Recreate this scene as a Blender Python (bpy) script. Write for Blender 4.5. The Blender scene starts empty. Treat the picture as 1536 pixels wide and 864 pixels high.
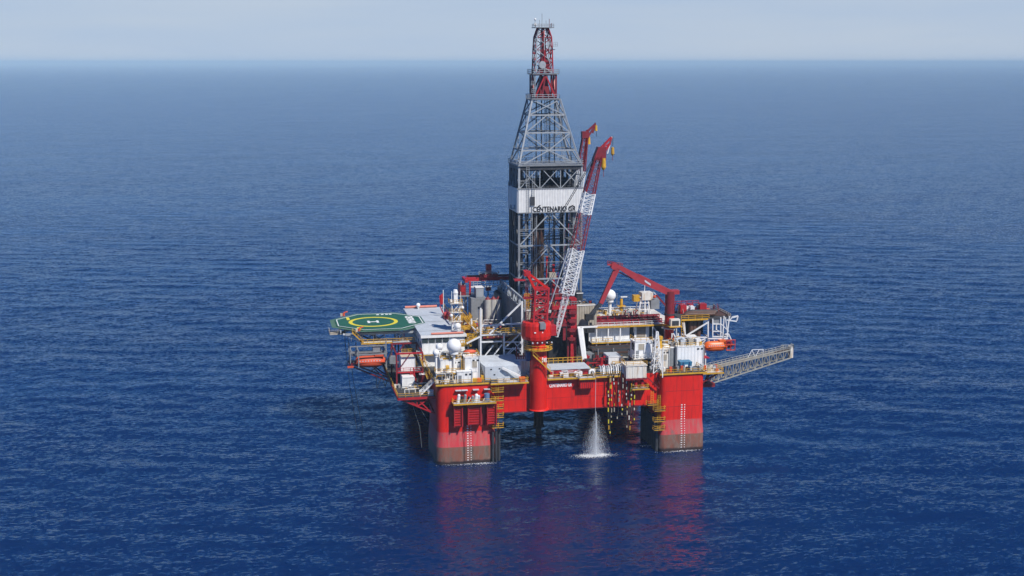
import bpy, math, random
import numpy as np
from mathutils import Vector, Matrix, Quaternion
random.seed(7)
SC = bpy.context.scene
COL = SC.collection
rad = math.radians

# ------------------------------------------------------------------ camera
CAM = Vector((-46.5, -331.3, 106.0)); HEAD = rad(11.4); FOC = 1950.0
PITCH = math.atan(339/FOC)
FW = Vector((math.sin(HEAD)*math.cos(PITCH), math.cos(HEAD)*math.cos(PITCH), -math.sin(PITCH)))
RT = Vector((math.cos(HEAD), -math.sin(HEAD), 0)); UP = RT.cross(FW)
cam = bpy.data.objects.new('camera', bpy.data.cameras.new('camera'))
COL.objects.link(cam); SC.camera = cam
cam.matrix_world = Matrix.Translation(CAM) @ Matrix((RT, UP, -FW)).transposed().to_4x4()
cam.data.sensor_width = 36; cam.data.lens = 36*FOC/1536
cam.data.clip_start = 1; cam.data.clip_end = 200000

# ------------------------------------------------------------------ daylight
SUN_EL = rad(49); SUN_AZ = rad(31)          # azimuth measured from -Y (towards the camera side) to +X
sd = Vector((math.sin(SUN_AZ)*math.cos(SUN_EL), -math.cos(SUN_AZ)*math.cos(SUN_EL), math.sin(SUN_EL)))
W = bpy.data.worlds.new('World'); SC.world = W; W.use_nodes = True
nt = W.node_tree; bg = nt.nodes['Background']
sky = nt.nodes.new('ShaderNodeTexSky'); sky.sky_type = 'NISHITA'; sky.sun_disc = False
sky.sun_elevation = SUN_EL; sky.sun_rotation = math.atan2(sd.x, sd.y)
sky.altitude = 0; sky.air_density = 1.0; sky.dust_density = 0.2; sky.ozone_density = 5
_tc = nt.nodes.new('ShaderNodeTexCoord'); _sx = nt.nodes.new('ShaderNodeSeparateXYZ'); nt.links.new(_tc.outputs['Generated'], _sx.inputs[0])
_cr = nt.nodes.new('ShaderNodeValToRGB'); nt.links.new(_sx.outputs[2], _cr.inputs[0])     # thin haze veil that thins out with elevation
_cr.color_ramp.elements[0].position = 0; _cr.color_ramp.elements[0].color = (.95,)*3+(1,)
_cr.color_ramp.elements[1].position = .32; _cr.color_ramp.elements[1].color = (.0,)*3+(1,)
for _p, _c in ((.045, .9), (.085, .25), (.15, .03)):
    _e = _cr.color_ramp.elements.new(_p); _e.color = (_c,)*3+(1,)
_mp = nt.nodes.new('ShaderNodeMapping'); _mp.inputs['Scale'].default_value = (1.6, 1.6, 14); nt.links.new(_tc.outputs['Generated'], _mp.inputs[0])
_cn = nt.nodes.new('ShaderNodeTexNoise'); _cn.inputs['Scale'].default_value = 2.2; _cn.inputs['Detail'].default_value = 5; nt.links.new(_mp.outputs[0], _cn.inputs['Vector'])
_cc = nt.nodes.new('ShaderNodeMix'); _cc.data_type = 'RGBA'; nt.links.new(_cn.outputs['Fac'], _cc.inputs[0])
_cc.inputs[6].default_value = (4.9, 6.5, 9.2, 1); _cc.inputs[7].default_value = (7.6, 8.2, 9.0, 1)
_mx = nt.nodes.new('ShaderNodeMix'); _mx.data_type = 'RGBA'; nt.links.new(_cr.outputs[0], _mx.inputs[0])
_tn = nt.nodes.new('ShaderNodeMix'); _tn.data_type = 'RGBA'; _tn.blend_type = 'MULTIPLY'; _tn.inputs[0].default_value = 1
nt.links.new(sky.outputs[0], _tn.inputs[6]); _tn.inputs[7].default_value = (.15, .62, 1.12, 1)
nt.links.new(_tn.outputs[2], _mx.inputs[6]); nt.links.new(_cc.outputs[2], _mx.inputs[7])
nt.links.new(_mx.outputs[2], bg.inputs[0]); bg.inputs[1].default_value = 0.08
sun = bpy.data.objects.new('sun', bpy.data.lights.new('sun', 'SUN')); COL.objects.link(sun)
sun.data.energy = 5.0; sun.data.angle = rad(0.5); sun.data.color = (1.0, 0.95, 0.88)
sun.rotation_mode = 'QUATERNION'; sun.rotation_quaternion = sd.to_track_quat('Z', 'Y')
SC.view_settings.view_transform = 'Standard'; SC.view_settings.look = 'None'
SC.view_settings.exposure = 0.0; SC.view_settings.gamma = 1
SC.cycles.volume_bounces = 1; SC.cycles.max_bounces = 8

# ------------------------------------------------------------------ survey helpers: photo pixel + known plane -> metres
def ray(px, py):
    return FW + RT*((px-768)/FOC) - UP*((py-432)/FOC)
def S(px, py, y):
    d = ray(px, py); return CAM + d*((y-CAM.y)/d.y)
def Z(px, py, z):
    d = ray(px, py); return CAM + d*((z-CAM.z)/d.z)
def fb(px0, pt, px1, pb, y, dep):                        # box whose front face is seen at this rectangle on plane y
    m = (pt+pb)/2; c = (px0+px1)/2
    return (S(px0, m, y).x, S(px1, m, y).x, y, y+dep, S(c, pb, y).z, S(c, pt, y).z)
def hb(px0, px1, pt, pb, zb, dep):                       # box standing on height zb
    y = Z((px0+px1)/2, pb, zb).y
    b = fb(px0, pt, px1, pb, y, dep); return b[:4]+(zb, b[5])

# ------------------------------------------------------------------ materials
MATS = {}
def mat(name, col, rough=.5, var=.12, scale=.6, metal=0, streak=None, spec=.5, bump=0):
    m = bpy.data.materials.new(name); m.use_nodes = True; t = m.node_tree; b = t.nodes['Principled BSDF']
    b.inputs['Roughness'].default_value = rough; b.inputs['Metallic'].default_value = metal
    b.inputs['Specular IOR Level'].default_value = spec
    g = t.nodes.new('ShaderNodeNewGeometry')
    n = t.nodes.new('ShaderNodeTexNoise'); n.inputs['Scale'].default_value = scale; n.inputs['Detail'].default_value = 6
    t.links.new(g.outputs['Position'], n.inputs['Vector'])
    mx = t.nodes.new('ShaderNodeMix'); mx.data_type = 'RGBA'
    mr = t.nodes.new('ShaderNodeMapRange'); mr.inputs[1].default_value = .3; mr.inputs[2].default_value = .7
    t.links.new(n.outputs['Fac'], mr.inputs[0]); t.links.new(mr.outputs[0], mx.inputs[0])
    mx.inputs[6].default_value = (*[c*(1-var) for c in col], 1); mx.inputs[7].default_value = (*[min(1, c*(1+var)) for c in col], 1)
    out = mx.outputs[2]
    if streak:                                           # weathering: (colour, amount)
        sc_, amt = streak
        mp = t.nodes.new('ShaderNodeMapping'); mp.inputs['Scale'].default_value = (1.3, 1.3, .16)
        t.links.new(g.outputs['Position'], mp.inputs[0])
        n2 = t.nodes.new('ShaderNodeTexNoise'); n2.inputs['Scale'].default_value = 1.0; n2.inputs['Detail'].default_value = 5
        n2.inputs['Roughness'].default_value = .65
        t.links.new(mp.outputs[0], n2.inputs['Vector'])
        r2 = t.nodes.new('ShaderNodeMapRange'); r2.inputs[1].default_value = .5; r2.inputs[2].default_value = .75; r2.inputs[4].default_value = amt
        t.links.new(n2.outputs['Fac'], r2.inputs[0])
        m2 = t.nodes.new('ShaderNodeMix'); m2.data_type = 'RGBA'
        t.links.new(r2.outputs[0], m2.inputs[0]); t.links.new(out, m2.inputs[6]); m2.inputs[7].default_value = (*sc_, 1)
        out = m2.outputs[2]
    t.links.new(out, b.inputs['Base Color'])
    if bump:
        bp = t.nodes.new('ShaderNodeBump'); bp.inputs['Distance'].default_value = bump
        t.links.new(n.outputs['Fac'], bp.inputs['Height']); t.links.new(bp.outputs[0], b.inputs['Normal'])
    MATS[name] = m; return m
RUST = (.22, .07, .02)
red = mat('red paint', (.66, .014, .006), .42, .10, .25, streak=((.30, .014, .012), .75))
red2 = mat('crane red paint', (.40, .014, .022), .45, .15, .8, streak=((.26, .02, .02), .5))
dred = mat('dark red paint', (.20, .014, .022), .5, .2, .8, streak=((.1, .02, .015), .6))
white = mat('white paint', (.80, .80, .78), .45, .06, .8, streak=((.42, .33, .24), .25))
cleanwhite = mat('radome white', (.82, .82, .81), .4, .03, .5, streak=((.55, .52, .46), .2))
stained = mat('rust stained white', (.72, .69, .62), .5, .06, .8, streak=((.46, .24, .06), .95))
grey = mat('grey paint', (.22, .235, .25), .5, .12, .9, streak=((.16, .13, .11), .4))
lgrey = mat('light grey deck paint', (.48, .52, .56), .6, .10, .3, streak=((.30, .29, .27), .5))
steel = mat('galvanised steel', (.33, .355, .375), .5, .15, 1.2)
wsteel = mat('white steel', (.70, .71, .71), .5, .08, .9, streak=((.35, .26, .18), .35))
gsteel = mat('weathered bridge steel', (.30, .29, .25), .55, .2, 1, streak=((.22, .14, .07), .5))
dsteel = mat('dark steel', (.04, .043, .05), .55, .3, .9)
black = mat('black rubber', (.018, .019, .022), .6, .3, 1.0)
blackdeck = mat('dark deck plating', (.045, .048, .052), .7, .35, .5, streak=((.12, .06, .03), .4))
navy = mat('shade dark plating', (.022, .025, .034), .7, .25, .6)  # near-black; cavity shade is put into this colour
yellow = mat('yellow paint', (.60, .33, .02), .5, .15, 1.2, streak=((.28, .17, .06), .7))
orange = mat('orange fibreglass', (.72, .13, .018), .4, .08, .8)
orange2 = mat('faded orange red fibreglass', (.60, .085, .03), .5, .1, .8)
coral = mat('coral padding', (.62, .20, .14), .6, .1, 1)
green = mat('green helideck paint', (.015, .100, .055), .6, .18, .35, streak=((.03, .13, .08), .7))
palegreen = mat('green safety net', (.07, .15, .10), .8, .2, 2)
marky = mat('yellow marking', (.72, .60, .03), .6, .05, 1)
markw = mat('white marking', (.8, .8, .78), .6, .05, 1)
dark = mat('black lettering', (.02, .02, .022), .5, .1, 1)
tan = mat('weathered cladding', (.40, .36, .29), .6, .12, .6, streak=((.2, .15, .1), .5))
tanroof = mat('sun bleached panel', (.55, .44, .31), .6, .1, .6)
blue = mat('blue paint', (.03, .17, .30), .5, .15, 1)
navyblue = mat('navy blue cover', (.02, .05, .16), .5, .15, 1)
greenp = mat('bright green paint', (.03, .35, .08), .5, .1, 1)
glass = mat('window glass', (.03, .045, .05), .12, .1, .8, spec=.7)
mist = mat('falling water', (.80, .82, .84), .6, .02, .5); mist.node_tree.nodes['Principled BSDF'].inputs['Alpha'].default_value = .38
foamw = mat('sea foam', (.80, .82, .83), .7, .03, .5); foamw.node_tree.nodes['Principled BSDF'].inputs['Alpha'].default_value = .65
brown = mat('scorched pipe', (.085, .042, .03), .6, .35, .7)
silo = mat('aluminium silo', (.47, .46, .43), .45, .12, .9, streak=((.2, .17, .14), .4))
def hullmat():                                           # painted bands: antifouling at the waterline, faded boot band, red above
    m = mat('column paint', (.66, .014, .006), .42, .10, .25, streak=((.29, .014, .012), .75))
    t = m.node_tree; b = t.nodes['Principled BSDF']
    top = b.inputs['Base Color'].links[0].from_socket
    g = t.nodes.new('ShaderNodeNewGeometry'); sp = t.nodes.new('ShaderNodeSeparateXYZ'); t.links.new(g.outputs['Position'], sp.inputs[0])
    def step(z, w, wob=0):
        add = t.nodes.new('ShaderNodeMath'); add.operation = 'MULTIPLY_ADD'
        n = t.nodes.new('ShaderNodeTexNoise'); n.inputs['Scale'].default_value = .5; t.links.new(g.outputs['Position'], n.inputs['Vector'])
        t.links.new(n.outputs['Fac'], add.inputs[0]); add.inputs[1].default_value = wob; t.links.new(sp.outputs[2], add.inputs[2])
        r = t.nodes.new('ShaderNodeMapRange'); r.inputs[1].default_value = z+wob/2-w; r.inputs[2].default_value = z+wob/2+w
        t.links.new(add.outputs[0], r.inputs[0]); return r.outputs[0]
    def mix(f, a, bb):
        x = t.nodes.new('ShaderNodeMix'); x.data_type = 'RGBA'; t.links.new(f, x.inputs[0])
        for s, v in ((6, a), (7, bb)):
            if isinstance(v, tuple): x.inputs[s].default_value = (*v, 1)
            else: t.links.new(v, x.inputs[s])
        return x.outputs[2]
    def noise(scale, sx, sz, lo, hi):
        mp = t.nodes.new('ShaderNodeMapping'); mp.inputs['Scale'].default_value = (sx, sx, sz); t.links.new(g.outputs['Position'], mp.inputs[0])
        n = t.nodes.new('ShaderNodeTexNoise'); n.inputs['Scale'].default_value = scale; n.inputs['Detail'].default_value = 8; n.inputs['Roughness'].default_value = .7
        t.links.new(mp.outputs[0], n.inputs['Vector'])
        r = t.nodes.new('ShaderNodeMapRange'); r.inputs[1].default_value = lo; r.inputs[2].default_value = hi
        t.links.new(n.outputs['Fac'], r.inputs[0]); return r.outputs[0]
    band = mix(noise(1, 1, .12, .42, .72), (.60, .045, .055), (.42, .17, .14))
    band = mix(noise(.45, 1, .6, .56, .66), band, (.22, .14, .12))
    boot = mix(noise(1, .9, .3, .42, .62), (.23, .085, .055), (.19, .14, .11))
    boot = mix(noise(1.2, 1.1, .25, .60, .72), boot, (.36, .37, .31))
    boot = mix(noise(.8, 1.1, .35, .5, .7), boot, (.11, .07, .05))
    boot = mix(step(.8, .25, .8), (.035, .022, .02), boot)
    c = mix(step(4.7, .04), boot, band)
    c = mix(step(8.8, .05, .1), c, top)
    t.links.new(c, b.inputs['Base Color'])
    return m
colmat = hullmat()

# ------------------------------------------------------------------ object helpers
ORG = {}
def setp(o, label=None, cat=None, group=None, kind=None):
    if label: o['label'] = label
    if cat: o['category'] = cat
    if group: o['group'] = group
    if kind: o['kind'] = kind
def thing(name, label, cat, loc=(0, 0, 0), group=None):
    o = bpy.data.objects.new(name, None); COL.objects.link(o); o.location = loc; o.empty_display_size = .5
    ORG[o] = Vector(loc); setp(o, label, cat, group); return o
class MB:
    def __init__(s): s.v = []; s.f = []
    def add(s, vs, fs):
        k = len(s.v); s.v += [tuple(v) for v in vs]; s.f += [tuple(i+k for i in f) for f in fs]; return s
    def box(s, x0, x1, y0, y1, z0, z1):
        x0, x1 = sorted((x0, x1)); y0, y1 = sorted((y0, y1)); z0, z1 = sorted((z0, z1))
        return s.add([(x0,y0,z0),(x1,y0,z0),(x1,y1,z0),(x0,y1,z0),(x0,y0,z1),(x1,y0,z1),(x1,y1,z1),(x0,y1,z1)],
                     [(0,3,2,1),(4,5,6,7),(0,1,5,4),(1,2,6,5),(2,3,7,6),(3,0,4,7)])
    def beam(s, p, q, w, h=None):
        p = Vector(p); q = Vector(q); d = (q-p)
        if d.length < 1e-4: return s
        d.normalize(); a = Vector((0, 0, 1)) if abs(d.z) < .95 else Vector((0, 1, 0))
        r = d.cross(a).normalized(); u = r.cross(d); w = w/2; h = (h/2 if h else w)
        return s.add([p-r*w-u*h, p+r*w-u*h, p+r*w+u*h, p-r*w+u*h, q-r*w-u*h, q+r*w-u*h, q+r*w+u*h, q-r*w+u*h],
                     [(0,3,2,1),(4,5,6,7),(0,1,5,4),(1,2,6,5),(2,3,7,6),(3,0,4,7)])
    def cyl(s, p, q, r, n=12, r2=None, cap=True):
        p = Vector(p); q = Vector(q); d = (q-p).normalized(); r2 = r if r2 is None else r2
        a = Vector((0, 0, 1)) if abs(d.z) < .95 else Vector((1, 0, 0))
        e = d.cross(a).normalized(); g = d.cross(e)
        vs = []
        for c, rr in ((p, r), (q, r2)):
            vs += [c+e*(rr*math.cos(2*math.pi*i/n))+g*(rr*math.sin(2*math.pi*i/n)) for i in range(n)]
        fs = [(i, (i+1) % n, n+(i+1) % n, n+i) for i in range(n)]
        if cap: fs += [tuple(range(n))[::-1], tuple(range(n, 2*n))]
        return s.add(vs, fs)
    def path(s, pts, r, n=8):
        for a, b in zip(pts, pts[1:]): s.cyl(a, b, r, n)
        for p in pts[1:-1]: s.ball(p, r*1.02, n, 4)
        return s
    def ball(s, c, r, n=16, m=8, sx=1, sz=1):
        c = Vector(c); vs = [c+Vector((0, 0, r*sz))]
        for j in range(1, m):
            t = math.pi*j/m
            vs += [c+Vector((r*sx*math.sin(t)*math.cos(2*math.pi*i/n), r*math.sin(t)*math.sin(2*math.pi*i/n), r*sz*math.cos(t))) for i in range(n)]
        vs.append(c-Vector((0, 0, r*sz))); L = len(vs)-1; fs = []
        for i in range(n):
            fs.append((0, 1+i, 1+(i+1) % n)); fs.append((L, L-n+(i+1) % n, L-n+i))
            for j in range(m-2):
                a = 1+j*n; fs.append((a+i, a+n+i, a+n+(i+1) % n, a+(i+1) % n))
        return s.add(vs, fs)
    def prism(s, pts, z0, z1, pts1=None):
        n = len(pts); pts1 = pts1 or pts
        return s.add([(x, y, z0) for x, y in pts]+[(x, y, z1) for x, y in pts1],
                     [tuple(range(n))[::-1], tuple(range(n, 2*n))]+[(i, (i+1) % n, n+(i+1) % n, n+i) for i in range(n)])
    def corr(s, x0, x1, y, z0, z1, pitch=.6, d=.14, side=-1):       # ribs standing proud of a wall facing -Y
        n = max(2, int((x1-x0)/pitch)); w = (x1-x0)/n
        for i in range(n): s.box(x0+w*(i+.2), x0+w*(i+.7), y, y+side*d, z0, z1)
        return s
    def corrx(s, x, y0, y1, z0, z1, pitch=.6, d=.14, side=-1):
        n = max(2, int((y1-y0)/pitch)); w = (y1-y0)/n
        for i in range(n): s.box(x, x+side*d, y0+w*(i+.2), y0+w*(i+.7), z0, z1)
        return s
    def rail(s, pts, h=1.1, t=.09, step=1.9, close=False):
        pts = [Vector(p) for p in pts]
        if close: pts.append(pts[0])
        for a, b in zip(pts, pts[1:]):
            L = (b-a).length; n = max(1, round(L/step))
            for i in range(n+1):
                p = a.lerp(b, i/n); s.beam(p, p+Vector((0, 0, h)), t)
            for k in (.5, 1): s.beam(a+Vector((0, 0, h*k)), b+Vector((0, 0, h*k)), t)
        return s
    def stair(s, p, q, w=1.0, wd=Vector((0, 1, 0))):
        p = Vector(p); q = Vector(q); wd = Vector(wd)*w
        for o in (Vector(), wd):
            s.beam(p+o, q+o, .12, .3); s.beam(p+o+Vector((0, 0, 1)), q+o+Vector((0, 0, 1)), .08)
            for k in range(5): s.beam(p.lerp(q, k/4)+o, p.lerp(q, k/4)+o+Vector((0, 0, 1)), .07)
        n = int((q-p).length/.7)
        for i in range(n):
            c = p.lerp(q, (i+.5)/n); s.beam(c, c+wd, .2, .05)
        return s
    def ladder(s, p, q, w=.5, wd=Vector((1, 0, 0))):
        p = Vector(p); q = Vector(q); wd = Vector(wd)*w
        s.beam(p, q, .09); s.beam(p+wd, q+wd, .09)
        n = int((q-p).length/.5)
        for i in range(n): c = p.lerp(q, (i+.5)/n); s.beam(c, c+wd, .07)
        return s
    def build(s, name, m, parent=None, label=None, smooth=False, **k):
        o0 = ORG.get(parent, Vector()); me = bpy.data.meshes.new(name)
        me.from_pydata([(a-o0.x, b-o0.y, c-o0.z) for a, b, c in s.v], [], s.f)
        me.materials.append(m)
        if smooth:
            me.polygons.foreach_set('use_smooth', [True]*len(me.polygons))
            me.set_sharp_from_angle(angle=rad(40))
        ob = bpy.data.objects.new(name, me); COL.objects.link(ob); ob.parent = parent
        ORG[ob] = o0; setp(ob, label=label, **k); return ob
UNIT = {}
def bar(p, q, w, m, parent, name='brace', h=None):       # one beam = one part, all sharing a unit mesh per material
    if m.name not in UNIT:
        b = MB().box(-.5, .5, -.5, .5, -.5, .5); me = bpy.data.meshes.new('beam'); me.from_pydata(b.v, [], b.f); me.materials.append(m); UNIT[m.name] = me
    o = bpy.data.objects.new(name, UNIT[m.name]); COL.objects.link(o); o.parent = parent
    p = Vector(p); q = Vector(q); d = q-p
    o.location = (p+q)/2-ORG.get(parent, Vector()); o.rotation_mode = 'QUATERNION'
    dn = d.normalized(); a = Vector((0, 0, 1)) if abs(dn.z) < .95 else Vector((0, 1, 0))
    r = dn.cross(a).normalized(); u = r.cross(dn)
    o.rotation_quaternion = Matrix((r, -u, dn)).transposed().to_quaternion()
    o.scale = (w, h or w, d.length); return o
def copy_tree(o, parent=None, loc=None):
    c = o.copy(); COL.objects.link(c); c.parent = parent
    ORG[c] = Vector(loc) if loc is not None else ORG.get(parent, Vector())
    if loc is not None: c.location = loc
    for ch in list(o.children): copy_tree(ch, c)
    return c
def text(s, x0, x1, z, h, y, m, parent, name='lettering', bold=.02, vert=None, depth=.02):
    cu = bpy.data.curves.new('t', 'FONT'); cu.body = s; cu.size = 1; cu.offset = bold; cu.extrude = .01
    ob = bpy.data.objects.new('t', cu); COL.objects.link(ob); bpy.context.view_layer.update()
    me = bpy.data.meshes.new_from_object(ob); bpy.data.objects.remove(ob)
    co = np.array([v.co[:] for v in me.vertices]); mn = co.min(0); sz = co.max(0)-mn; o0 = ORG.get(parent, Vector())
    for v in me.vertices:
        a = (v.co.x-mn[0])/sz[0]; b = (v.co.y-mn[1])/sz[1]; c = (v.co.z-mn[2])/sz[2]
        if vert is None: p = Vector((x0+(x1-x0)*a, y-c*depth, z+h*b))
        else: p = vert(a, b, c)
        v.co = p-o0
    me.materials.clear(); me.materials.append(m)
    o = bpy.data.objects.new(name, me); COL.objects.link(o); o.parent = parent; ORG[o] = o0; return o
def rrect(x0, x1, y0, y1, r, e=0, n=5):
    x0 -= e; x1 += e; y0 -= e; y1 += e; r += e; pts = []
    for cx, cy, a0 in ((x1-r, y0+r, -90), (x1-r, y1-r, 0), (x0+r, y1-r, 90), (x0+r, y0+r, 180)):
        pts += [(cx+r*math.cos(rad(a0+90*i/n)), cy+r*math.sin(rad(a0+90*i/n))) for i in range(n+1)]
    return pts

# ------------------------------------------------------------------ sea (one sheet to the horizon, real swell near the platform)
def axis(a, b, step, far):
    core = list(np.arange(a, b+.1, step)); d = step; l = [a]; h = [core[-1]]
    while h[-1] < far: d *= 1.16; h.append(h[-1]+d)
    d = step
    while l[-1] > -far: d *= 1.16; l.append(l[-1]-d)
    return np.array(l[:0:-1]+core+h[1:])
WAVES = ((HEAD+.1, (.19, .58, .3), 5, .72, .56), (HEAD-.3, (.8, 1.5, .9), 3, .6, .80), (HEAD+.05, (.05, .14, .08), 3, .55, .15))
def sea():
    xs = axis(-330, 420, 1.5, 90000); ys = axis(-120, 760, 1.5, 90000); nx, ny = len(xs), len(ys)
    X, Y = np.meshgrid(xs, ys); H = np.zeros_like(X)
    rg = np.random.default_rng(3)
    for i in range(70):
        lam = 5.5*(60/5.5)**rg.random(); th = HEAD+rg.normal(.12, .5)
        if rg.random() < .15: th += rg.normal(0, .8)
        k = 2*math.pi/lam; amp = .0022*lam**.78*(1.1 if lam < 18 else .5)
        ph = rg.random()*6.283; a = k*(X*math.sin(th)+Y*math.cos(th))+ph
        H += amp*np.cos(a)
    H += .22*H*np.abs(H)                                  # sharper crests
    def fade(v, a, b, w): return np.clip((v-a)/w, 0, 1)*np.clip((b-v)/w, 0, 1)
    H *= fade(X, -345, 435, 140)*fade(Y, -135, 9999, 90)*np.clip((775-Y)/420, 0, 1)
    me = bpy.data.meshes.new('sea'); nv = nx*ny
    co = np.empty((nv, 3), np.float32); co[:, 0] = X.ravel(); co[:, 1] = Y.ravel(); co[:, 2] = H.ravel()
    me.vertices.add(nv); me.vertices.foreach_set('co', co.ravel())
    i = (np.arange(ny-1)[:, None]*nx+np.arange(nx-1)[None, :]).ravel()
    q = np.stack([i, i+1, i+1+nx, i+nx], 1).astype(np.int32); nf = len(q)
    me.loops.add(nf*4); me.loops.foreach_set('vertex_index', q.ravel())
    me.polygons.add(nf); me.polygons.foreach_set('loop_start', np.arange(nf, dtype=np.int32)*4)
    me.polygons.foreach_set('use_smooth', np.ones(nf, bool)); me.update(); me.validate()
    m = bpy.data.materials.new('sea water'); m.use_nodes = True; t = m.node_tree; b = t.nodes['Principled BSDF']
    b.inputs['Base Color'].default_value = (.0001, .0135, .072, 1); b.inputs['Roughness'].default_value = .16
    b.inputs['IOR'].default_value = 1.33; b.subsurface_method = 'BURLEY'; b.inputs['Subsurface Weight'].default_value = .85   # light spreads sideways in the water, so shadows on it are soft
    b.inputs['Subsurface Radius'].default_value = (.2, .7, 1.0); b.inputs['Subsurface Scale'].default_value = 24.0
    g = t.nodes.new('ShaderNodeNewGeometry')
    def noise(rot, sc, detail, rough=.5, dist=0):
        mp = t.nodes.new('ShaderNodeMapping'); mp.inputs['Rotation'].default_value = (0, 0, rot); mp.inputs['Scale'].default_value = sc
        t.links.new(g.outputs['Position'], mp.inputs[0])
        n = t.nodes.new('ShaderNodeTexNoise'); n.inputs['Scale'].default_value = 1; n.inputs['Detail'].default_value = detail
        n.inputs['Roughness'].default_value = rough; n.inputs['Distortion'].default_value = dist
        t.links.new(mp.outputs[0], n.inputs['Vector']); return n
    def vm(op, a, bb, scale=None):
        x = t.nodes.new('ShaderNodeVectorMath'); x.operation = op
        for s_, v in ((0, a), (1, bb)):
            if v is None: continue
            if isinstance(v, tuple): x.inputs[s_].default_value = v
            else: t.links.new(v, x.inputs[s_])
        if scale is not None:
            if isinstance(scale, float): x.inputs['Scale'].default_value = scale
            else: t.links.new(scale, x.inputs['Scale'])
        return x.outputs[0]
    tot = None                                            # wave slopes of several wavelengths, crests lying across the wind
    for rot, sc, det, ro, amp in WAVES:
        v = vm('MULTIPLY', vm('SUBTRACT', noise(rot, sc, det, ro, .4).outputs['Color'], (.5, .5, .5)), (amp*.45, amp, 0))
        tot = v if tot is None else vm('ADD', tot, v)
    big = noise(HEAD+.15, (.004, .016, .01), 5, .6).outputs['Fac']     # gust patches: rougher and smoother water
    r = t.nodes.new('ShaderNodeMapRange'); r.inputs[1].default_value = .32; r.inputs[2].default_value = .68; r.inputs[3].default_value = .5; r.inputs[4].default_value = 1.4
    t.links.new(big, r.inputs[0])
    nrm = vm('NORMALIZE', vm('ADD', g.outputs['Normal'], vm('SCALE', tot, None, r.outputs[0])), None)
    t.links.new(nrm, b.inputs['Normal'])
    me.materials.append(m)
    o = bpy.data.objects.new('sea', me); COL.objects.link(o); setp(o, kind='structure')
sea()
hz = MB().box(-88000, 88000, -88000, 88000, -3.5, 131).build('haze', white, None, kind='stuff')
hm = bpy.data.materials.new('sea haze'); hm.use_nodes = True; hm.node_tree.nodes.clear()
_o = hm.node_tree.nodes.new('ShaderNodeOutputMaterial'); _v = hm.node_tree.nodes.new('ShaderNodeVolumePrincipled')
_v.inputs['Color'].default_value = (.56, .77, .90, 1); _v.inputs['Density'].default_value = 7e-5; _v.inputs['Anisotropy'].default_value = -.2
hm.node_tree.links.new(_v.outputs[0], _o.inputs['Volume']); hz.data.materials[0] = hm

# ================================================================== the floating hull
V = Vector
hull = thing('drilling_platform', 'huge red semi-submersible drilling platform hull standing on four columns in the sea', 'oil platform', (0, 0, 0))
def column(x0, x1, y0, y1, rr=2.2):
    me = MB(); lv = [(-4, .4), (4.7, .4), (4.9, .37), (8.7, 0), (21.9, 0)]
    rings = [rrect(x0, x1, y0, y1, rr, e) for z, e in lv]; n = len(rings[0])
    for (z, e), r in zip(lv, rings): me.v += [(x, y, z) for x, y in r]
    for k in range(len(lv)-1):
        for i in range(n): me.f.append((k*n+i, k*n+(i+1) % n, (k+1)*n+(i+1) % n, (k+1)*n+i))
    me.f.append(tuple(range((len(lv)-1)*n, len(lv)*n)))
    return me.build('column', colmat, hull, smooth=True)
c1 = column(0, 15.9, 0, 17); c2 = column(62, 74.4, 0, 18, 1.3)
c3 = column(0, 16.4, 61, 78); c4 = column(58, 74.4, 61, 78)
c1['label'] = 'left front column with machinery platform and white draft marks'
c2['label'] = 'right front column, bare red face with faded band above the waterline'
b = MB()
b.box(15.8, 62.1, 2, 4.5, 12.8, 21.85)
b.box(.6, 73.8, 4.5, 76, 13.1, 21.8)
b.build('deck_box', red, hull)
b = MB()                                                  # plate stiffeners and seams standing proud of the plating
for z in (16.2, 19.0): b.box(16.5, 57.9, 1.965, 2.02, z, z+.05)
for x in (31.8, 24.2, 38.9, 46, 53): b.box(x, x+.05, 1.965, 2.02, 12.85, 21.8)
b.box(16.5, 57.9, 1.75, 2.02, 12.8, 13.05)
for z in (12.5, 16.9): b.box(2.6, 13.4, -.03, .01, z, z+.07); b.box(63.4, 73.1, -.03, .01, z, z+.08)
for x in (67.9,): b.box(x, x+.05, -.03, .01, 8.9, 21.8)
b.build('weld_seam', dred, hull, kind='stuff')
b = MB(); b.box(-.2, 74.6, 2.02, 77.5, 21.86, 22.0); b.box(-.2, 16.6, -.3, 2.02, 21.9, 22.0); b.box(61.8, 74.6, -.3, 2.02, 21.9, 22.0)
b.build('main_deck', blackdeck, hull)
b = MB()                                                  # walkways overhanging the front edge
b.box(14.4, 24.6, -1.1, 1.99, 21.62, 21.85); b.box(30.4, 50.6, 1.0, 1.99, 21.62, 21.84); b.box(38.9, 43.3, -.3, .98, 21.6, 21.84)
b.build('walkway', lgrey, hull)
for x0, x1, y0, z0, z1 in ((14.3, 24.7, -1.2, 21.45, 21.9), (30.3, 38.7, .9, 21.45, 21.9), (43.5, 50.7, .9, 21.45, 21.9), (38.8, 43.4, -.4, 21.45, 21.9), (-.3, 14.2, -.42, 21.6, 22.05), (61.5, 75, -.42, 21.6, 22.05)):
    MB().box(x0, x1, y0, y0+.09, z0, z1).build('walkway_edge', yellow, hull)
MB().rail([(-.2, 16, 22), (-.2, -.3, 22), (14.4, -.3, 22), (14.4, -1.1, 21.85), (24.6, -1.1, 21.85), (24.6, 1.8, 21.85)]).build('railing', yellow, hull)
MB().rail([(30.4, 1, 21.84), (38.9, 1, 21.84), (38.9, -.3, 21.84), (43.3, -.3, 21.84), (43.3, 1, 21.84), (50.6, 1, 21.84)]).build('railing', yellow, hull)
MB().rail([(61.8, -.2, 22), (74.5, -.2, 22), (74.5, 16, 22)]).build('railing', yellow, hull)
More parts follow.
